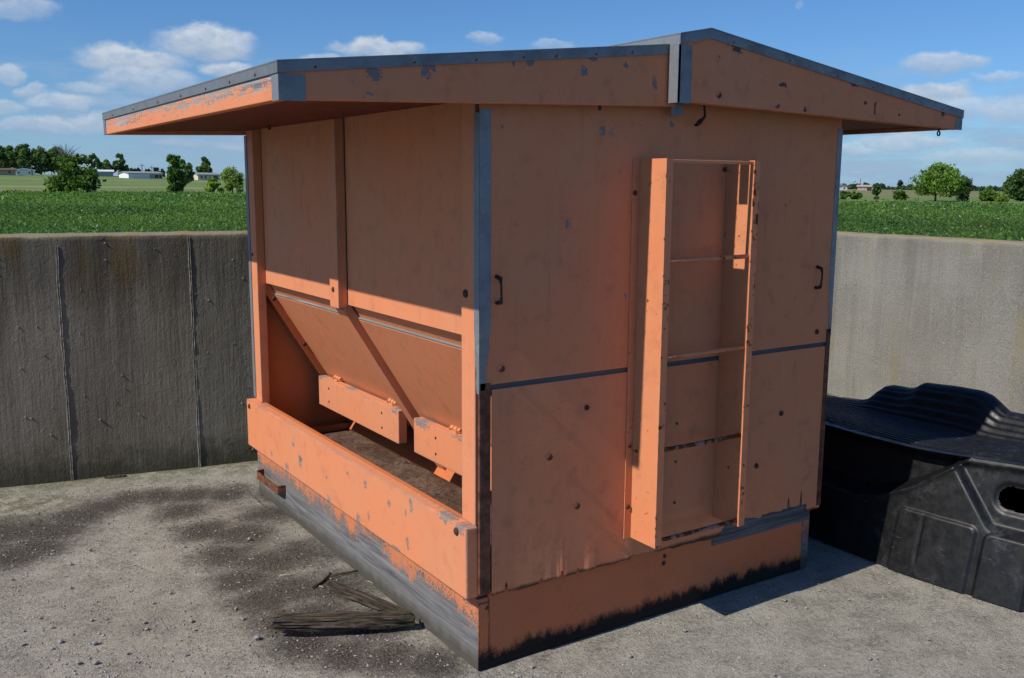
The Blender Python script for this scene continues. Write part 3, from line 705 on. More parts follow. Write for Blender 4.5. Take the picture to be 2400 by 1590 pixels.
# ---- bolts on the wall, posts, trough, fascia
for (px, py, r) in ((1060+717*.44, 900+127*.44, .011), (1060+517*.44, 900+390*.44, .013), (1060+665*.44, 900+650*.44, .013), (1060+1752*.44, 900+157*.44, .012), (1060+1620*.44, 900+437*.44, .012),
                    (1060+287*.4017, 300+1405*.4017, .013), (1060+2127*.4017, 300+1190*.4017, .012), (1060+1197*.44, 900+212*.44, .006), (1060+1190*.44, 900+415*.44, .005), (1060+1184*.44, 900+633*.44, .006)):
    P = on(1, -.015, px, py); bolt((P[0], -.0150, P[2]), (0, -1, 0), r)
for (px, py, r) in ((1060+180*.44, 900+1190*.44, .010), (1060+1125*.44, 900+955*.44, .010), (1060+1130*.44, 900+918*.44, .009)):
    P = on(1, 0., px, py); bolt((P[0], -.0005, P[2]), (0, -1, 0), r)
P = on(0, -.05, 560+2000*S6, 900+1355*S6); bolt((-.0505, P[1], P[2]), (-1, 0, 0), .015)
P = on(0, -.05, 560+98*S6, 900+205*S6); bolt((-.0505, P[1], P[2]), (-1, 0, 0), .014)
P = on(0, 0, 560+868*S6, 530+583*S6); bolt((-.0005, P[1], P[2]), (-1, 0, 0), .012)
P = on(0, 0, 560+2085*S6, 530+622*S6); bolt((-.0005, P[1], P[2]), (-1, 0, 0), .015)
P = on(0, 0, 560+125*S6, 530+262*S6); bolt((-.0005, P[1], P[2]), (-1, 0, 0), .009)
for (q) in (.12, .52):
    c_ = A+dv*(q*.79)+nv*.022; bolt((c_.x, 2.3155, c_.y), (0, -1, 0), .013)
P = on(1, LY, 1600+250*.338, 660*.338); bolt((P[0], LY-.001, P[2]), (0, -1, 0), .012)
# ---- pull handles
def handle(p0, p1):
    (ax_, az_), (bx_, bz_) = p0, p1
    tube('handle', [(ax_, -.015, az_+.012), (ax_, -.040, az_+.006), (ax_+(bx_-ax_)*.1, -.045, az_-.012), (bx_, -.045, bz_+.02), (bx_, -.040, bz_), (bx_, -.015, bz_-.004)], [.007, .008, .0042, .0042, .008, .007], m_darkiron, fd, 9)
a = on(1, -.045, 1060+285*.4017, 300+892*.4017); b = on(1, -.045, 1060+288*.4017, 300+1020*.4017); handle((a[0], a[2]), (b[0], b[2]))
a = on(1, -.045, 1060+2160*.4017, 300+830*.4017); b = on(1, -.045, 1060+2152*.4017, 300+932*.4017); handle((a[0], a[2]), (b[0], b[2]))
# ---- hooks and wires under the roof
P = on(1, -.05, 1600+150*.338, 735*.338); Q = on(1, -.05, 1600+95*.338, 880*.338)
tube('hook', [(P[0], -.05, 2.07), (P[0], -.05, P[2]), (P[0]-.004, -.06, (P[2]+Q[2])/2), (Q[0], -.06, Q[2]+.01), (Q[0]-.012, -.058, Q[2]+.004), (Q[0]+.012, -.058, Q[2]+.022)], [.003, .004, .005, .009, .006, .009], m_darkiron, fd, 7)
P = on(1, FY+.02, 1600-575*.338+0, 725*.338); tube('hook', [(P[0], FY+.02, 2.03), (P[0], FY+.02, P[2]-.02)], .006, m_darkiron, fd, 7)
P = on(0, -.1, 630, 262); tube('hook', [(-.1, P[1], 2.0), (-.1, P[1], P[2]), (-.1, P[1]-.01, P[2]-.05)], .008, m_darkiron, fd, 7)
P = on(1, LY+.02, 2200, 312)
ring = [(P[0]+.010*math.sin(a), LY+.02, P[2]-.002+.010*math.cos(a)) for a in np.linspace(0, 2*math.pi, 11)]
tube('eye_hook', [(P[0], LY+.02, rbot(XR)+.004)]+ring, .0035, m_darkiron, fd, 6)
# ---- rusty tow loop on the far end of the skid
bm = bmesh.new(); path = [(-.001, 2.33, .140), (-.038, 2.325, .140), (-.045, 2.30, .140), (-.045, 2.02, .142), (-.038, 1.985, .142), (-.001, 1.98, .142)]
Ls = [(bm.verts.new((x, y, z-.021)), bm.verts.new((x, y, z+.021))) for x, y, z in path]
for a_, b_ in zip(Ls, Ls[1:]): bm.faces.new((a_[0], b_[0], b_[1], a_[1]))
lo = link('tow_loop', bm_mesh('tow_loop', bm), m_rust, fd); mo = lo.modifiers.new('t', 'SOLIDIFY'); mo.thickness = .009; mo.offset = 0

# ================================================================== BLACK PLASTIC TRUCK-BED LINER
m, t = new_mat('black_plastic'); co = t.co
n1 = t.noise(co, 5, 6, .7); n2 = t.noise(t.scale(co, 60, 60, 25), 1., 5, .7); n3 = t.noise(co, 22, 5, .7)
dust = t.m('MULTIPLY', t.step(n1, .50, .70), t.step(n3, .40, .7))
c = t.mix(t.m('MULTIPLY', dust, .45), (.006, .0063, .0072), (.085, .095, .105)); scr = t.noise(t.scale(co, 30, 12, 90), 1., 4, .7, dist=1.2); c = t.mix(t.m('MULTIPLY', t.m('MULTIPLY', t.step(scr, .62, .70), t.step(n1, .42, .6)), .45), c, (.13, .145, .16)); c = t.mix(t.m('MULTIPLY', t.step(n2, .60, .72), .10), c, (.10, .11, .125))
finish(t, c, t.step(n3, .3, .7, .34, .55), t.m('ADD', n3, t.noise(co, 200, 2)), .10, .003, spec=.42); m_plastic = m
liner = empty('truck_bed_liner', (2.6, 0, 0)); tag(liner, 'overturned black ribbed plastic truck bed liner lying between the feeder and the pale wall', 'bed liner')
def lx(o): o.location = (-2.6, 0, 0); return o
lipY = [(-1.7, 9), (-.50, 9), (-.47, .56), (-.25, .386), (-.11, .311), (.035, .263), (.24, .269), (.6, .30), (1.0, .45), (1.2, .58)]
def interp(tab, v):
    for (a, p), (b, q) in zip(tab, tab[1:]):
        if a <= v <= b: return p+(q-p)*(v-a)/(b-a)
    return tab[0][1] if v < tab[0][0] else tab[-1][1]
def ss(v, a, b): 
    q = max(0, min(1, (v-a)/(b-a))); return q*q*(3-2*q)
def baseX(y): return 2.098+.16*(max(0, -y-.2))**1.6+.12*max(0, y-.1)**1.3
def topz(y): return .545+.035*ss(-y, .1, .8)
def rrect(y, z, y0, y1, z0, z1, r=.03):
    qx = abs(y-(y0+y1)/2)-(y1-y0)/2+r; qz = abs(z-(z0+z1)/2)-(z1-z0)/2+r
    return math.hypot(max(qx, 0), max(qz, 0))+min(max(qx, qz), 0)-r
ny, nz = 480, 110
ysg = np.linspace(1.25, -1.65, ny); Vs = []; Fs = []; hole = {}
for y in ysg:
    tz = topz(y); lip = interp(lipY, y)
    for k in range(nz):
        q = k/(nz-1); z = tz*q; x = baseX(y)+.13*q
        if lip < 2: x += .13*ss(z, lip-.004, lip+.045)*ss(.03+tz-z, .0, .10)            # wheel arch hollow
        x -= .010*math.exp(-((z-lip)/.014)**2) if lip < 2 else 0                    # rolled lip
        # stepped wedge and pads below
        if y < -.14: 
            x -= .012*(1-ss(rrect(y, z, -.565, -.205, -.05, .285), -.006, .003)); x -= .014*(1-ss(rrect(y, z, -.80, -.60, -.05, .275), -.006, .003))
            x += .006*math.exp(-((y+.33)/.006)**2)*ss(z, .04, .1)*(1-ss(z, .24, .29))
        # facet beside the hand hole
        ed = (y+.50)*.72-(z-.40)*.60                                              # slanting line
        if y < -.35: x += .040*ss(-ed, .0, .02)*ss(z, .27, .31)*ss(tz-z, -.01, .05)
        if -.47 < y+.0 and y < -.2 and z > .30: x += 0
        d = rrect(y, z, -1.0, -.595, .372, .474, .05)
        x += .012*(1-ss(d, .0, .022)); hole[(len(Vs))] = d
        x += .022*ss(z, tz-.03, tz)**2                                              # rounded top arris
        Vs.append((x, y, z+.004))
for i in range(ny-1):
    for k in range(nz-1):
        ids = (i*nz+k, (i+1)*nz+k, (i+1)*nz+k+1, i*nz+k+1)
        if sum(hole[j] for j in ids) > -.004: Fs.append(ids)
lx(link('side_wall', poly_mesh('side_wall', Vs, Fs, True), m_plastic, liner))
rim = [(-1.7, .60), (-.24, .607), (-.155, .607), (-.06, .672), (.0, .687), (.15, .685), (.33, .672), (.37, .640), (.42, .625), (.53, .622), (.57, .61), (.63, .535), (.70, .500), (.9, .480), (1.25, .47)]
xsl = np.linspace(0, 1, 190); ysl = np.linspace(1.25, -1.65, 170); Vs = []; Fs = []
for y in ysl:
    x0 = baseX(y)+.13+.020; z0 = topz(y)
    rm = interp(rim, y)
    for q in xsl:
        x = x0+(3.17-x0)*q
        base = z0+.004-(.05)*ss(x, 2.35, 2.85)
        z = base+(rm-base)*ss(x, 2.88, 3.10)
        if x > 3.12: z -= (x-3.12)*.9
        rib = .009*math.sin(2*math.pi*x/.036) if x0+.05 < x < 3.06 else 0
        rib = max(-.006, min(.005, rib*1.3))
        Vs.append((x, y, z+rib))
nx = len(xsl)
for j in range(len(ysl)-1):
    for i in range(nx-1): Fs.append((j*nx+i, j*nx+i+1, (j+1)*nx+i+1, (j+1)*nx+i))
lx(link('ribbed_floor', poly_mesh('ribbed_floor', Vs, Fs, True), m_plastic, liner))
bm = bmesh.new()
pts = [(3.16, y, interp(rim, y)-.035) for y in np.linspace(1.25, -1.65, 60)]
La = [(bm.verts.new(p), bm.verts.new((p[0]+.10, p[1], .004))) for p in pts]
for a_, b_ in zip(La, La[1:]): bm.faces.new((a_[0], b_[0], b_[1], a_[1]))
lx(link('side_wall', bm_mesh('side_wall', bm, True), m_plastic, liner))
lx(box('end_wall', 2.28, 3.2, 1.245, 1.26, .0, .46, m_plastic, liner, .004)); lx(box('end_wall', 2.6, 3.2, -1.66, -1.645, .0, .5, m_plastic, liner, .004))

# ================================================================== ROTTEN WOOD, TWIGS, STONES
m, t = new_mat('rotten_wood'); co = t.co
rv = t.vm('SCALE', (7.3, 3.1, 1.7)); t.l.new(t.rnd, rv.node.inputs['Scale']); co2 = t.vm('ADD', co, rv)
gr = t.noise(t.scale(co2, 8, 95, 95), 1., 6, .7, dist=.5); bl = t.noise(co2, 16, 4)
c = t.mix(t.step(gr, .35, .65), (.018, .014, .010), (.125, .104, .078)); c = t.mix(t.m('MULTIPLY', t.step(bl, .55, .75), .5), c, (.065, .058, .028))
finish(t, c, .95, gr, 1., .010, spec=.1); m_rotten = m
def rotten(name, p0, p1, w, h, label, seed, twist=0.):
    p0, p1 = Vector(p0), Vector(p1); L = (p1-p0).length; n = 90; mm = 30; V = []; F = []
    for i in range(n+1):
        q = i/n; s = -L/2+L*q
        tw = .75+.25*ss(q, 0, .08); te = (1-.35*ss(q, .8, 1)); tw = tw*te
        for j in range(mm):
            a = 2*math.pi*j/mm; ca, sa = math.cos(a), math.sin(a)
            r = 1/max(abs(ca)**.7, abs(sa)**.7, .72)
            rg = 1+.30*fbm((s*5, ca*1.6+seed, sa*1.6), 5)+.13*fbm((s*2.2, ca*7+seed, sa*7), 4)
            ex = .05*fbm((j*1.7, seed, 2), 3)*(1-min(1, 4*min(q, 1-q)))
            V.append((s+ex, w/2*ca*r*rg*tw*.85, h/2+h/2*sa*r*rg*tw*.85))
    for i in range(n):
        for j in range(mm): F.append((i*mm+j, i*mm+(j+1) % mm, (i+1)*mm+(j+1) % mm, (i+1)*mm+j))
    F.append(tuple(range(mm))[::-1]); F.append(tuple(n*mm+j for j in range(mm)))
    o = link(name, poly_mesh(name, V, F, False), m_rotten, None, (p0+p1)/2)
    d = p1-p0; o.rotation_euler = (twist, -math.asin(d.z/L), math.atan2(d.y, d.x))
    return tag(o, label, 'wood', 'rotten wood beside the skid')
a = on(2, .03, 640, 1478); b = on(2, .03, 985, 1452)
rotten('rotten_plank', (a[0], a[1], .030), (b[0]-.04, b[1], .006), .078, .064, 'grey rotten plank with blunt end casting a black shadow, pointing away from the skid', 3)
a = on(2, .03, 778, 1362); b = on(2, .03, 975, 1440)
rotten('rotten_plank', (a[0]-.01, a[1], .003), (b[0]-.02, b[1]+.03, .006), .070, .026, 'crumbling mossy plank lying alongside the peeling skid', 11)
m_twig = simple('twig', (.06, .045, .03), .9, .5, 40, .5)
def twig(pts, r, label, cat='twig', grp='twigs on the soil'):
    P = [on(2, .010, x, y) for x, y in pts]; c0 = Vector(P[0])
    bm = bmesh.new(); tube_bm(bm, [Vector(p)-c0 for p in P], r, 6)
    return tag(link('twig', bm_mesh('twig', bm, True), m_twig, None, c0), label, cat, grp)
twig([(732, 1376), (752, 1366), (768, 1352), (775, 1344)], .006, 'short dark twig lying beyond the mossy plank')
twig([(776, 1352), (800, 1345), (828, 1340), (846, 1336)], .0045, 'thin brown twig touching the foot of the peeling skid')
m_straw = simple('straw', (.45, .38, .24), .8, .3, 30, .2)
for (x, y, x2, y2) in ((655, 1349, 690, 1346), (748, 1374, 758, 1377), (862, 1362, 874, 1368)):
    o = twig([(x, y), ((x+x2)/2, (y+y2)/2-1), (x2, y2)], .0022, 'pale straw stalk lying on the dark soil', 'straw', 'straws on the soil'); o.name = 'straw'; o.data.materials[0] = m_straw
# dark strip of bark at the foot of the dark wall
P = on(2, .01, 270, 1114)
bm = bmesh.new(); n = 14; T_ = []
for i in range(n+1):
    q = i/n-.5; wv = .016*(1-abs(q*1.9)**3)+.004*fbm((q*9, 1, 1), 3)
    T_.append([bm.verts.new((q*.125, -wv, .0)), bm.verts.new((q*.125, -wv*.6, .010+.004*fbm((q*8, 2, 0), 3))), bm.verts.new((q*.125, wv*.6, .012)), bm.verts.new((q*.125, wv, .0))])
for a_, b_ in zip(T_, T_[1:]):
    for j in range(4): bm.faces.new((a_[j], b_[j], b_[(j+1) % 4], a_[(j+1) % 4]))
bm.faces.new(T_[0][::-1]); bm.faces.new(T_[-1])
bk = link('bark_strip', bm_mesh('bark_strip', bm, False), m_twig, None, (P[0], P[1]-.01, .0)); bk.rotation_euler = (0, 0, math.atan2(wdir[1], wdir[0])-.05)
tag(bk, 'dark strip of bark at the foot of the stained wall', 'bark')
# stones
m_stone = simple('stone', (.26, .265, .275), .9, .35, 60, .5, c2=(.42, .42, .41))
def stone_mesh(seed):
    bm = bmesh.new(); bmesh.ops.create_icosphere(bm, subdivisions=2, radius=1)
    rr = random.Random(seed); cuts = [Vector((rr.gauss(0, 1), rr.gauss(0, 1), rr.gauss(0, 1))).normalized() for _ in range(7)]
    for v in bm.verts:
        for cdir in cuts:
            e = v.co.dot(cdir)-.62
            if e > 0: v.co -= cdir*e
        v.co.z *= .7; v.co.z += .42
    me = bm_mesh('stone', bm, False); me.materials.append(m_stone); return me
st = [stone_mesh(i) for i in range(5)]
STN = [(212, 1290, 9), (432, 1283, 8), (585, 1268, 12), (598, 1258, 8), (95, 1450, 10), (122, 1472, 9), (55, 1512, 11), (142, 1505, 13), (222, 1510, 16), (340, 1460, 10), (448, 1457, 12), (456, 1477, 9), (570, 1453, 13), (603, 1500, 18),
       (185, 1555, 14), (226, 1555, 12), (437, 1536, 10), (165, 1322, 9), (55, 1480, 8), (28, 1358, 9), (165, 1378, 8), (553, 1430, 9), (1605, 1480, 11), (1477, 1541, 13), (1246, 1565, 12), (1773, 1402, 9), (1840, 1408, 10), (400, 1392, 9), (360, 1415, 8),
       (122, 1521, 9), (345, 1475, 10), (300, 1532, 9), (215, 1455, 9), (1815, 1583, 9), (2175, 1500, 9), (2040, 1545, 8)]
for i, (px, py, s) in enumerate(STN):
    P = on(2, 0., px, py); r = s/2/FPX*np.linalg.norm(P-CAM)*.95
    o = link('stone', st[i % 5], None, None, (P[0], P[1], -.001+soil_h(P[0], P[1]))); o.rotation_euler = (0, 0, random.uniform(0, 6.28)); o.scale = (r*random.uniform(.9, 1.3), r, r*random.uniform(.75, 1.05))
    near = px < 700
    tag(o, 'small grey stone lying loose on the concrete left of the skid' if near else 'small grey stone on the bare concrete in front of the ladder wall', 'stone', 'stones left of the skid' if near else 'stones in front of the ladder wall')
def grit(n, sampler, rmin, rmax):
    V = []; F = []
    octv = [(1, 0, 0), (-1, 0, 0), (0, 1, 0), (0, -1, 0), (0, 0, 1), (0, 0, -.6)]; octf = ((0, 2, 4), (2, 1, 4), (1, 3, 4), (3, 0, 4), (2, 0, 5), (1, 2, 5), (3, 1, 5), (0, 3, 5))
    for _ in range(n):
        x, y = sampler()
        r = rmin*(rmax/rmin)**(random.random()**2.2); b0 = len(V); a = random.uniform(0, 6.28); ca, sa = math.cos(a), math.sin(a)
        z = soil_h(x, y)-.003
        for v in octv:
            k = random.uniform(.6, 1.35)*r; X_, Y_ = v[0]*1.3*k, v[1]*k
            V.append((x+ca*X_-sa*Y_, y+sa*X_+ca*Y_, z+.4*r+v[2]*k*.8))
        for f in octf: F.append(tuple(b0+i for i in f))
    return V, F
def samp():
    while True:
        P = on(2, 0., random.uniform(-60, 1250) if random.random() < .8 else random.uniform(1100, 2450), random.uniform(1130, 1680))
        x, y = P[0], P[1]
        if (x < -.06 or y < -.05) and not (x > 2.0 and y > -1.2): return x, y
V, F = grit(5200, samp, .0012, .0065)
gb = link('gravel', poly_mesh('gravel', V, F), simple('grit', (.27, .255, .235), .95, .45, 300, .2, c2=(.47, .45, .43), det=1)); tag(gb, 'loose grit and gravel scattered over the concrete', 'gravel', kind='stuff')
def samp2():
    b = random.choice(BL); return min(b[0]+random.gauss(0, 1)*b[2]*.55, -.055), b[1]+random.gauss(0, 1)*b[3]*.6
V, F = grit(4200, samp2, .0015, .006)
gb = link('soil_crumbs', poly_mesh('soil_crumbs', V, F), simple('crumb', (.085, .07, .055), .98, .5, 200, .2, c2=(.20, .175, .14), det=1)); tag(gb, 'dark soil crumbs along the skid', 'soil', kind='stuff')

# ================================================================== VEGETATION
def leaf_mat(name, trans=.25):
    m = bpy.data.materials.new(name); m.use_nodes = True; t = NT(m.node_tree); t.n.clear()
    out = t.n.new('ShaderNodeOutputMaterial'); b = t.n.new('ShaderNodeBsdfPrincipled')
    at = t.node('ShaderNodeAttribute', out=0, attribute_name='tint')
    t.l.new(at, b.inputs['Base Color']); b.inputs['Roughness'].default_value = .55; b.inputs['Specular IOR Level'].default_value = .25
    tr = t.n.new('ShaderNodeBsdfTranslucent'); t.l.new(t.mix(1., at, (1.25, 1.35, .55), 'MULTIPLY'), tr.inputs[0])
    ad = t.n.new('ShaderNodeMixShader'); ad.inputs[0].default_value = trans; t.l.new(b.outputs[0], ad.inputs[1]); t.l.new(tr.outputs[0], ad.inputs[2]); t.l.new(ad.outputs[0], out.inputs[0])
    return m
m_leaf = leaf_mat('leaf', .38)
def leaves_mesh(name, C, size, colr, up=0., aspect=.5, dirv=None, tri=False):
    """one diamond-shaped leaf per centre; C (n,3), size (n,), colr (n,3)"""
    n = len(C)
    a = rng.normal(size=(n, 3)); 
    if dirv is not None: a = a*.55+dirv
    a[:, 2] += up; a /= np.linalg.norm(a, axis=1)[:, None]+1e-9
    b = np.cross(a, rng.normal(size=(n, 3))); b /= np.linalg.norm(b, axis=1)[:, None]+1e-9
    s = size[:, None]
    P = np.stack([C-a*s*.5, C+b*s*aspect*.5-a*s*.05, C+a*s*.5, C-b*s*aspect*.5-a*s*.05], axis=1).reshape(-1, 3)
    me = bpy.data.meshes.new(name); me.vertices.add(4*n); me.vertices.foreach_set('co', P.ravel())
    me.loops.add(4*n); me.loops.foreach_set('vertex_index', np.arange(4*n, dtype=np.int32))
    me.polygons.add(n); me.polygons.foreach_set('loop_start', np.arange(0, 4*n, 4, dtype=np.int32)); me.polygons.foreach_set('loop_total', np.full(n, 4, dtype=np.int32))
    me.update(calc_edges=True)
    at = me.color_attributes.new('tint', 'FLOAT_COLOR', 'POINT')
    cc = np.ones((4*n, 4), dtype=np.float32); cc[:, :3] = np.repeat(colr, 4, axis=0); at.data.foreach_set('color', cc.ravel())
    me.materials.append(m_leaf); return me
def vnoise(x, y, f, ph=0.):
    return (np.sin(x*f+1.3*np.sin(y*f*.7+ph)+ph)+np.sin(y*f*1.3+1.7*np.sin(x*f*.6-ph))+np.sin((x+y)*f*.77+ph*2))/3
def weeds(r0, r1, dens, size, hmax):
    n = int(.5*(r1*r1-r0*r0)*1.5*dens)
    a = rng.uniform(A0-.75, A0+.75, n); r = np.sqrt(rng.uniform(r0*r0, r1*r1, n))
    x = CAM[0]+r*np.sin(a); y = CAM[1]+r*np.cos(a); tt = np.tan(a-A0); k = outside(x, y, .06) & (r*np.cos(a-A0) < 95-28*tt+5*vnoise(x, y, .3)); x, y, r = x[k], y[k], r[k]; n = len(x)
    p1 = vnoise(x, y, .55); p2 = vnoise(x, y, 1.9, 2.); p3 = vnoise(x, y, 5.3, 4.)
    p0 = vnoise(x, y, .17, 6.)
    h = hmax*(.60+.20*p0+.20*p1+.20*p2+.12*p3)*(1-.25*np.clip((r-20)/40, 0, 1))*(1+.7*np.clip(p2+.4*p3-.35, 0, 1))
    q = rng.uniform(0, 1, n)**.55
    z = terr(x, y)+h*q
    C = np.stack([x+rng.normal(0, .03, n), y+rng.normal(0, .03, n), z], 1)
    g = np.array([.058, .122, .022]); g2 = np.array([.135, .245, .046]); g3 = np.array([.052, .118, .036]); yl = np.array([.155, .175, .05]); br = np.array([.115, .070, .042])
    u = rng.uniform(0, 1, (n, 1)); colr = g*(1-u)+g2*u
    w = np.clip(.5+.8*vnoise(x, y, .33, 1.), 0, 1)[:, None]; colr = colr*(1-.6*w)+g3*.6*w*1.05
    k1 = (vnoise(x, y, .8, 3.)+.5*p3 > .62) & (rng.uniform(0, 1, n) < .45); colr[k1] = yl*rng.uniform(.6, 1.1, (k1.sum(), 1))
    k2 = (vnoise(x, y, .6, 7.) > .55) & (q > .75) & (rng.uniform(0, 1, n) < .4); colr[k2] = br*.5+colr[k2]*.5
    k3 = rng.uniform(0, 1, n) < .004; colr[k3] = (.45, .45, .40)
    colr *= (1.15+.30*p0+.25*p1+.20*p2+.22*p3+.15*np.clip((r-35)/40, 0, 1))[:, None]*np.array([1+0., 1., 1.]); s = size*rng.uniform(.6, 1.5, n)
    return C, s, colr
CC, SS, KK = [], [], []
for args in ((6.0, 16, 60, .07, .60), (16, 34, 215, .062, .62), (34, 60, 75, .105, .6), (60, 112, 17., .20, .55)):
    c_, s_, k_ = weeds(*args); CC.append(c_); SS.append(s_); KK.append(k_)
wd_ = link('weeds', leaves_mesh('weeds', np.concatenate(CC), np.concatenate(SS), np.concatenate(KK), up=.55, aspect=.42)); tag(wd_, 'dense green weeds and tall grass growing beyond the pit walls', 'weeds', kind='stuff')
# leaning grass plumes and stalks
n = 5200
a = rng.uniform(A0-.75, A0+.75, n); r = np.sqrt(rng.uniform(17*17, 60*60, n)); x = CAM[0]+r*np.sin(a); y = CAM[1]+r*np.cos(a); k = outside(x, y, .1) & (vnoise(x, y, .45, 5.) > -.1); x, y = x[k], y[k]; n = len(x)
z = terr(x, y)+rng.uniform(.35, .62, n); dv_ = np.tile(np.array([CR[0]*.5, CR[1]*.5, -.35]), (n, 1))
gc_ = np.array([.05, .10, .03])*rng.uniform(.6, 1.5, (n, 1)); gk = rng.uniform(0, 1, n) < .05; gc_[gk] = np.array([.12, .12, .05])
gp_ = link('grass_plumes', leaves_mesh('grass_plumes', np.stack([x, y, z], 1), rng.uniform(.2, .45, n), gc_, aspect=.05, dirv=dv_)); tag(gp_, 'leaning grass blades among the weeds', 'grass', kind='stuff')

m_bark = simple('bark', (.075, .062, .050), .95, .4, 8, .6)
def land_pt(px, py, d):
    """point at distance d from the camera in the direction of pixel column px, standing on the land"""
    v = ray(px, py); h = math.hypot(v[0], v[1]); x, y = CAM[0]+v[0]/h*d, CAM[1]+v[1]/h*d
    return np.array([x, y, float(terr(np.array(x), np.array(y)))])
def size_at(px_len, d): return px_len/FPX*d
def tree(name, cx, top, base, halfw, d, label, cat, c1, c2, nleaf=2200, leaf=.3, trunk=.2, nblob=22, group=None, cbase=.12, taper=0., seed=0, lean=0., hide_trunk=False, fill=.5):
    """cx, top, base, halfw are photo pixels; d metres away"""
    rs = np.random.default_rng(seed+11)
    P = land_pt(cx, base, d)
    v = ray(cx, top); H = CAM[2]+v[2]/math.hypot(v[0], v[1])*d-P[2]; H = max(H, .6); Wd = size_at(halfw, d)
    o = empty(name, tuple(P)); tag(o, label, cat, group)
    # crown from sub-blobs
    cen, rad, sh = [], [], []; nleaf = int(nleaf*1.3)
    for i in range(nblob):
        q = rs.uniform(cbase, .93); prof = math.sin(min(1, max(.02, (q-cbase*.3)/(1-cbase*.3)))**(.75 if taper == 0 else .5)*math.pi)**.55
        if taper > 0: prof = max(.12, (1-q)**taper)*1.05
        a = rs.uniform(0, 6.28); rr = math.sqrt(rs.uniform(0, 1))*Wd*prof*.80
        cen.append((math.cos(a)*rr+lean*q*Wd, math.sin(a)*rr, q*H)); rad.append(Wd*rs.uniform(.13, .34)*(.6+.4*prof)); sh.append(rs.uniform(.65, 1.25))
    cen = np.array(cen); rad = np.array(rad); sh = np.array(sh)
    idx = rs.choice(nblob, nleaf, p=rad**2/np.sum(rad**2)); dirn = rs.normal(size=(nleaf, 3)); dirn /= np.linalg.norm(dirn, axis=1)[:, None]
    rr = rad[idx]*rs.uniform(fill, 1.12, nleaf)*np.where(rs.uniform(0, 1, nleaf) < .12, 1.35, 1.); sc = np.array([1, 1, .8*min(1.4, H/(2*Wd)+.35)])
    C = cen[idx]+dirn*rr[:, None]*sc
    C[:, 2] = np.clip(C[:, 2], .05*H, None); 
    u = rs.uniform(0, 1, (nleaf, 1)); colr = (np.array(c1)*(1-u)+np.array(c2)*u)*sh[idx][:, None]*1.9
    global rng
    rng = rs
    link('crown', leaves_mesh('crown', C, .85*leaf*rs.uniform(.6, 1.4, nleaf), colr, aspect=.75), None, o)
    if not hide_trunk:
        bm = bmesh.new(); hb = H*.62; tr = trunk
        tube_bm(bm, [(0, 0, -.3), (.02*H*.2, 0, H*.15), (lean*.3*Wd, .02*H, H*.38), (lean*.6*Wd, 0, hb)], [tr, tr*.8, tr*.6, tr*.25], 7)
        for i in range(7):
            e = cen[rs.integers(nblob)]; q = rs.uniform(.12, .4); s0 = np.array([lean*.4*Wd*q, 0, H*q])
            if e[2] < s0[2]: continue
            mid = (s0+e)/2+np.array([0, 0, .04*H]); tube_bm(bm, [tuple(s0), tuple(mid), tuple(e)], [tr*.45, tr*.32, tr*.08], 5)
        link('trunk', bm_mesh('trunk', bm, True), m_bark, o)
    return o
def z6(x, y): return (x*.2535, 330+y*.2535)
def z7(x, y): return (1940+x*.1943, 380+y*.1943)
def t6(name, x0, x1, y0, y1, d, label, cat, c1, c2, **k):
    a = z6((x0+x1)/2, y0); b = z6(0, y1); tree(name, a[0], a[1], b[1], (x1-x0)/2*.2535, d, label, cat, c1, c2, **k)
def t7(name, x0, x1, y0, y1, d, label, cat, c1, c2, **k):
    a = z7((x0+x1)/2, y0); b = z7(0, y1); tree(name, a[0], a[1], b[1], (x1-x0)/2*.1943, d, label, cat, c1, c2, **k)
MG1, MG2 = (.05, .10, .018), (.14, .22, .04)       # mid green
DG1, DG2 = (.038, .072, .026), (.085, .135, .046)    # dark far trees
BG1, BG2 = (.09, .15, .024), (.21, .28, .05)         # bright
far = dict(nleaf=1500, leaf=1.15, trunk=.4, nblob=26)
FW = 'dark trees of the wood behind the houses'
for i, (x0, x1, y0) in enumerate(((-90, 90, 40), (30, 180, 60), (110, 330, 40), (280, 490, 60), (440, 640, 68))):
    t6('wood_tree', x0, x1, y0, 330, 460, 'tall dark broadleaf tree in the wood behind the white house', 'tree', DG1, DG2, seed=i, group=FW, **{**far, 'nleaf': 3400, 'nblob': 60}, cbase=.16)
t6('broad_bush', 435, 930, 138, 478, 108, 'big rounded dark green bush at the field edge, wider than tall', 'bush', (.022, .05, .010), (.085, .15, .024), nleaf=5200, leaf=.34, nblob=46, seed=21, cbase=.03, trunk=.14, fill=.35)
t6('low_bush', 405, 520, 385, 478, 104, 'bright low shrub growing at the left foot of the big bush', 'bush', BG1, BG2, nleaf=500, leaf=.25, nblob=10, seed=22, cbase=.03, trunk=.05)
t6('slender_tree', 800, 935, 113, 345, 300, 'slender tree rising behind the right end of the big bush', 'tree', (.03, .055, .02), (.06, .10, .04), nleaf=1500, leaf=.65, nblob=24, seed=23, cbase=.15, trunk=.25)
t6('small_far_tree', 938, 1050, 172, 330, 430, 'small dark tree standing beside the white roofed shed', 'tree', DG1, DG2, seed=24, **far)
t6('leaning_far_tree', 1040, 1197, 108, 335, 430, 'tall dark tree between the white roofed shed and the long white barn', 'tree', DG1, DG2, seed=25, **{**far, 'nleaf': 2200}, taper=.55, lean=-.12)
for i, (x0, x1, y0) in enumerate(((1180, 1250, 262), (1240, 1318, 255), (1338, 1412, 262), (1415, 1485, 255), (1475, 1530, 262))):
    t6('hedge_tree', x0, x1, y0, 330, 620, 'low round tree in the row behind the long white barn', 'tree', (.022, .045, .022), (.05, .085, .04), seed=30+i, group='low trees behind the long barn', nleaf=600, leaf=1.6, trunk=.3, nblob=12)
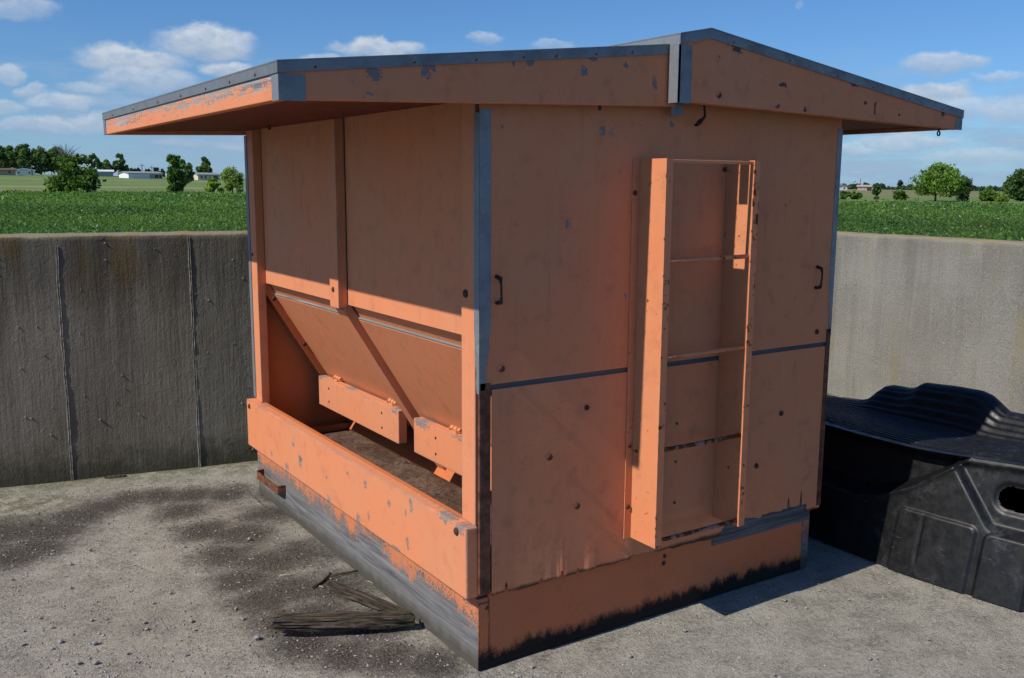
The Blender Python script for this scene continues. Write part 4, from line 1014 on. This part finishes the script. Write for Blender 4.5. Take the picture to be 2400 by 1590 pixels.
t6('field_tree', 1515, 1745, 130, 480, 110, 'upright bushy tree at the field edge near the long white barn', 'tree', (.03, .068, .014), (.095, .165, .03), nleaf=3600, leaf=.34, nblob=36, seed=41, cbase=.06, trunk=.14, fill=.35)
t6('grey_green_tree', 1660, 1800, 165, 350, 260, 'pale grey-green tree just behind the upright bushy tree', 'tree', (.045, .075, .03), (.09, .13, .055), nleaf=1300, leaf=.6, nblob=20, seed=42, trunk=.2)
t6('pointed_tree', 1812, 1982, 135, 325, 430, 'dark pointed tree behind the cream house', 'tree', DG1, DG2, seed=43, **{**far, 'nleaf': 2200}, taper=.6)
t6('round_shrub', 1880, 2075, 355, 478, 106, 'rounded yellow-green shrub left of the airy shrub', 'shrub', BG1, BG2, nleaf=1500, leaf=.24, nblob=20, seed=44, cbase=.04, trunk=.05)
t6('airy_shrub', 2035, 2270, 255, 485, 104, 'airy yellow-green shrub beside the far trough post', 'shrub', BG1, (.16, .20, .045), nleaf=1700, leaf=.25, nblob=26, seed=45, cbase=.10, trunk=.07, fill=.6)
t6('tiny_shrub', 60, 125, 455, 490, 104, 'tiny bright shrub alone in the weeds before the field', 'shrub', BG1, BG2, nleaf=260, leaf=.2, nblob=6, seed=46, cbase=.04, trunk=.03)
# right of the feeder
t7('hedge_shrub', 118, 290, 352, 440, 118, 'low dense hedge shrub next to the feeder wall, left half', 'shrub', (.03, .07, .014), (.09, .16, .028), nleaf=1200, leaf=.24, nblob=18, seed=51, cbase=.03, trunk=.04)
t7('hedge_shrub', 250, 430, 342, 440, 118, 'low dense hedge shrub below the pinkish barn', 'shrub', (.03, .07, .014), (.09, .16, .028), nleaf=1200, leaf=.24, nblob=18, seed=52, cbase=.03, trunk=.04)
t7('column_tree', 520, 642, 255, 446, 118, 'small upright dark tree beside the pinkish barn', 'tree', (.02, .048, .016), (.055, .10, .026), nleaf=1500, leaf=.24, nblob=20, seed=53, cbase=.05, trunk=.07)
t7('spread_shrub', 775, 985, 340, 455, 112, 'loose green shrub between the small upright tree and the spreading tree', 'shrub', (.035, .08, .016), (.10, .17, .03), nleaf=1300, leaf=.24, nblob=20, seed=54, cbase=.04, trunk=.05)
t7('spreading_tree', 1000, 1590, 12, 470, 112, 'spreading light green tree with open crown and forked trunk', 'tree', (.05, .105, .018), (.14, .22, .038), nleaf=4600, leaf=.29, nblob=52, seed=55, cbase=.26, trunk=.13, fill=.45)
t7('dark_bush', 1440, 1735, 145, 470, 118, 'darker bush crowding the right side of the spreading tree', 'bush', (.02, .05, .018), (.06, .105, .032), nleaf=2600, leaf=.27, nblob=36, seed=56, cbase=.04, trunk=.09)
t7('round_bush', 1790, 2060, 305, 480, 116, 'round mid-green bush between the dark bush and the tall tree', 'bush', (.035, .075, .016), (.10, .165, .032), nleaf=1900, leaf=.25, nblob=24, seed=57, cbase=.03, trunk=.05)
t7('small_bush', 2020, 2170, 390, 480, 112, 'small yellow-green bush at the foot of the tall tree', 'bush', BG1, BG2, nleaf=900, leaf=.22, nblob=14, seed=58, cbase=.03, trunk=.04)
t7('tall_tree', 2140, 2520, 100, 485, 120, 'tall dark green tree at the far right of the weeds', 'tree', (.022, .05, .014), (.065, .115, .026), nleaf=4200, leaf=.30, nblob=44, seed=59, cbase=.04, trunk=.16)
for i in range(34):
    x0 = 110+i*68+random.uniform(-15, 15); ht = random.uniform(262, 318)
    if 820 < x0 < 930: ht = 228
    if x0 < 560: ht = random.uniform(262, 285)
    if 380 < x0 < 520: ht = 255
    t7('distant_tree', x0-55, x0+55, ht, 355, 640, 'distant bluish green tree in the line along the horizon', 'tree', (.03, .055, .030), (.06, .095, .055), seed=70+i, group='distant tree line beyond the right field', nleaf=420, leaf=1.9, trunk=.4, nblob=11, cbase=.05)
# bare grey tree behind the big bush
P = land_pt(*z6(620, 330), 420); bt = empty('bare_tree', tuple(P)); tag(bt, 'leafless grey tree behind the big rounded bush', 'tree')
H = CAM[2]+ray(*z6(620, 25))[2]/math.hypot(*ray(*z6(620, 25))[:2])*420-P[2]
bm = bmesh.new(); tube_bm(bm, [(0, 0, -.3), (0, 0, H*.35), (.3, 0, H*.6)], [.4, .3, .15], 6); rb = random.Random(5)
for i in range(46):
    a = rb.uniform(0, 6.28); q = rb.uniform(.25, .58); rr = rb.uniform(1.5, 6.0); e = (math.cos(a)*rr, math.sin(a)*rr, min(H, H*q+rb.uniform(.3, .5)*H))
    tube_bm(bm, [(0, 0, H*q), (e[0]*.45, e[1]*.45, (H*q+e[2])/2), e], [.16, .11, .04], 4)
link('trunk', bm_mesh('trunk', bm), simple('bare_bark', (.16, .15, .15), .95, .3, 5, .3), bt)

# ================================================================== FAR BUILDINGS
m_white = simple('white_siding', (.74, .76, .78), .6, .05, 3, .1); m_cream = simple('cream_siding', (.66, .58, .40), .7, .08, 3, .1); m_brown = simple('brown_siding', (.20, .13, .10), .8, .15, 3, .2)
m_greyroof = simple('grey_roof', (.27, .29, .32), .6, .15, 2, .2); m_whiteroof = simple('white_roof', (.80, .84, .90), .45, .05, 2, .1); m_brownroof = simple('brown_roof', (.15, .09, .07), .8, .2, 2, .2); m_pinkroof = simple('pink_roof', (.48, .36, .34), .7, .1, 2, .2)
m_glass = simple('dark_window', (.03, .035, .04), .15, .2, 2, 0., spec=.6); m_greysid = simple('grey_siding', (.30, .33, .36), .7, .1, 3, .1); m_tan = simple('tan_siding', (.38, .30, .24), .8, .1, 3, .1)
def building(name, px0, px1, pye, pyr, pyb, d, depth, mw, mr, label, cat, gable_front=False, doors=(), windows=(), rot=0., hip=0.):
    """px0..px1 facade columns, pye eave row, pyr ridge row, pyb foot row"""
    P = land_pt((px0+px1)/2, pyb, d); W_ = size_at(px1-px0, d)
    def hz_(py): v = ray((px0+px1)/2, py); return CAM[2]+v[2]/math.hypot(v[0], v[1])*d-P[2]
    he, hr = max(1.8, hz_(pye)), max(2.4, hz_(pyr))
    o = empty(name, tuple(P), math.atan2(P[0]-CAM[0], P[1]-CAM[1])*-1+rot); tag(o, label, cat)
    x0, x1 = -W_/2, W_/2
    if gable_front:
        prism('wall', [(x0, -.6), (x1, -.6), (x1, he), (0, hr-.05), (x0, he)], 0, depth, mw, o, 1, 0)
        for s in (-1, 1):
            e = s*(W_/2+.35); k = (hr-he)/(W_/2); prism('roof', [(0, hr), (e, he-k*.35), (e, he-k*.35+.22), (0, hr+.22)], -.4, depth+.4, mr, o, 1, 0)
    else:
        prism('wall', [(-.6, 0), (-.6, depth), (he, depth), (hr-.05, depth/2), (he, 0)][::1] and [(0, -.6), (depth, -.6), (depth, he), (depth/2, hr-.05), (0, he)], x0, x1, mw, o, 0, 0)
        k = (hr-he)/(depth/2)
        prism('roof', [(-.5, he-k*.5), (depth/2, hr), (depth/2, hr+.22), (-.5, he-k*.5+.22)], x0-.4+hip*0, x1+.4, mr, o, 0, 0)
        prism('roof', [(depth+.5, he-k*.5), (depth/2, hr), (depth/2, hr+.22), (depth+.5, he-k*.5+.22)], x0-.4, x1+.4, mr, o, 0, 0)
    for (a, b, z0, z1) in doors: box('door', x0+a*W_, x0+b*W_, -.08, .0-.01, z0, z1*he, m_greysid, o, 0)
    for (a, b, z0, z1) in windows: box('window', x0+a*W_, x0+b*W_, -.07, -.01, z0*he, z1*he, m_glass, o, 0)
    return o
def b6(name, x0, x1, ye, yr, yb, d, *a, **k):
    p, q = z6(x0, yb), z6(x1, yb); return building(name, p[0], q[0], z6(0, ye)[1], z6(0, yr)[1], p[1], d, *a, **k)
def b7(name, x0, x1, ye, yr, yb, d, *a, **k):
    p, q = z7(x0, yb), z7(x1, yb); return building(name, p[0], q[0], z7(0, ye)[1], z7(0, yr)[1], p[1], d, *a, **k)
b6('brown_house', -90, 118, 312, 276, 345, 400, 9, m_tan, m_brownroof, 'brown roofed house with tan wall next to the white gabled house', 'house', doors=((.62, .68, 0, .8),), windows=((.75, .83, .4, .8), (.3, .42, .4, .8)))
b6('white_gabled_house', 150, 306, 297, 268, 338, 420, 10, m_white, m_whiteroof, 'white house with pale gabled roof in front of the dark wood', 'house', gable_front=True, windows=((.2, .28, .35, .7), (.7, .78, .35, .7)))
b6('small_white_shed', 100, 140, 300, 285, 336, 430, 6, m_white, m_whiteroof, 'small white shed between the brown house and the white gabled house', 'shed', gable_front=True, doors=((.3, .7, 0, .8),))
b6('white_roofed_shed', 830, 1030, 312, 272, 340, 420, 14, m_greysid, m_whiteroof, 'grey shed with big white roof right of the big bush', 'shed', doors=((.3, .42, 0, .8),))
b6('long_white_barn', 1205, 1492, 318, 297, 352, 380, 10, m_white, m_greyroof, 'long white metal barn with open dark bay', 'barn', doors=((.62, .74, 0, .85),), windows=((.76, .88, .05, .8), (.90, .98, .05, .8)), rot=.35)
b6('grey_shed', 1738, 1800, 325, 300, 356, 390, 8, m_greysid, m_greyroof, 'small grey shed behind the upright bushy tree', 'shed', gable_front=True, doors=((.35, .65, 0, .8),))
b6('cream_house', 1838, 2030, 330, 312, 362, 360, 9, m_cream, m_greyroof, 'low cream house with grey roof below the dark pointed tree', 'house', doors=((.52, .58, 0, .85),), windows=((.12, .2, .35, .8), (.3, .38, .35, .8), (.7, .9, .1, .8)), rot=.3)
b7('pale_gable_house', 118, 235, 322, 288, 352, 460, 11, m_white, m_greyroof, 'pale house with grey gable roof right beside the feeder wall', 'house', gable_front=True, windows=((.6, .75, .3, .7),), rot=.5)
b7('pink_roofed_barn', 368, 535, 325, 294, 355, 460, 12, m_tan, m_pinkroof, 'low barn with faded pink roof beside the small upright tree', 'barn', doors=((.3, .45, 0, .8),), windows=((.6, .9, .05, .7),))
# water tower and silo
P = land_pt(*z7(312, 340), 900); wt = empty('water_tower', tuple(P)); tag(wt, 'pale blue water tower on the horizon beside the white silo', 'water tower')
def hgt_at(x, y, d, P): v = ray(*z7(x, y)); return CAM[2]+v[2]/math.hypot(v[0], v[1])*d-P[2]
zt, zb = hgt_at(312, 212, 900, P), hgt_at(312, 246, 900, P); rr = size_at(15*.1943, 900)
def lathe(name, prof, mat, parent, n=20):
    bm = bmesh.new(); R = [[bm.verts.new((r*math.cos(2*math.pi*j/n), r*math.sin(2*math.pi*j/n), z)) for j in range(n)] for r, z in prof]
    for A_, B_ in zip(R, R[1:]):
        for j in range(n): bm.faces.new((A_[j], A_[(j+1) % n], B_[(j+1) % n], B_[j]))
    return link(name, bm_mesh(name, bm, True), mat, parent)
zc = (zt+zb)/2; lathe('tank', [(rr*math.cos(a)+.01, zc+(zt-zb)/2*math.sin(a)) for a in np.linspace(-math.pi/2, math.pi/2, 12)], simple('tank_blue', (.25, .50, .78), .5, .08, 1, .1), wt)
lathe('stem', [(rr*.45, -1), (rr*.22, zb*.35), (rr*.20, zb*.9), (rr*.5, zb+.6)], simple('tower_stem', (.62, .70, .80), .5, .05, 1, .1), wt)
P = land_pt(*z7(372, 340), 700); sl = empty('grain_silo', tuple(P)); tag(sl, 'white grain silo with conical roof behind the pink roofed barn', 'silo')
zt, ze = hgt_at(374, 225, 700, P), hgt_at(374, 250, 700, P); rr = size_at(19*.1943, 700)
lathe('bin', [(rr, -1), (rr, ze)], m_white, sl); lathe('roof', [(rr*1.05, ze-.1), (rr*.3, zt-1.), (.1, zt-.8)], m_greyroof, sl)
box('elevator_leg', rr*.7, rr*1.1, -.4, .4, 0, zt+1.5, m_greysid, sl, 0)
# utility poles
m_pole = simple('pole_wood', (.12, .10, .085), .9, .2, 2, .2)
def pole(fz, x, y0, y1, d, label, arm=True):
    P = land_pt(*fz(x, y1), d); v = ray(*fz(x, y0)); H = CAM[2]+v[2]/math.hypot(v[0], v[1])*d-P[2]
    o = empty('utility_pole', tuple(P), -math.atan2(P[0]-CAM[0], P[1]-CAM[1])); tag(o, label, 'pole', 'utility poles')
    tube('pole', [(0, 0, -.5), (0, 0, H*.5), (0, 0, H)], [.22, .19, .15], m_pole, o, 7)
    if arm: box('crossarm', -1.1, 1.1, -.08, .08, H-1.0, H-.8, m_pole, o, 0)
pole(z6, 1318, 212, 345, 480, 'thin utility pole above the left part of the long white barn'); pole(z6, 1408, 232, 345, 520, 'thin utility pole above the right part of the long white barn')
pole(z6, 2165, 228, 345, 420, 'utility pole rising behind the airy shrub'); pole(z6, 299, 225, 338, 410, 'utility pole at the corner of the white gabled house')
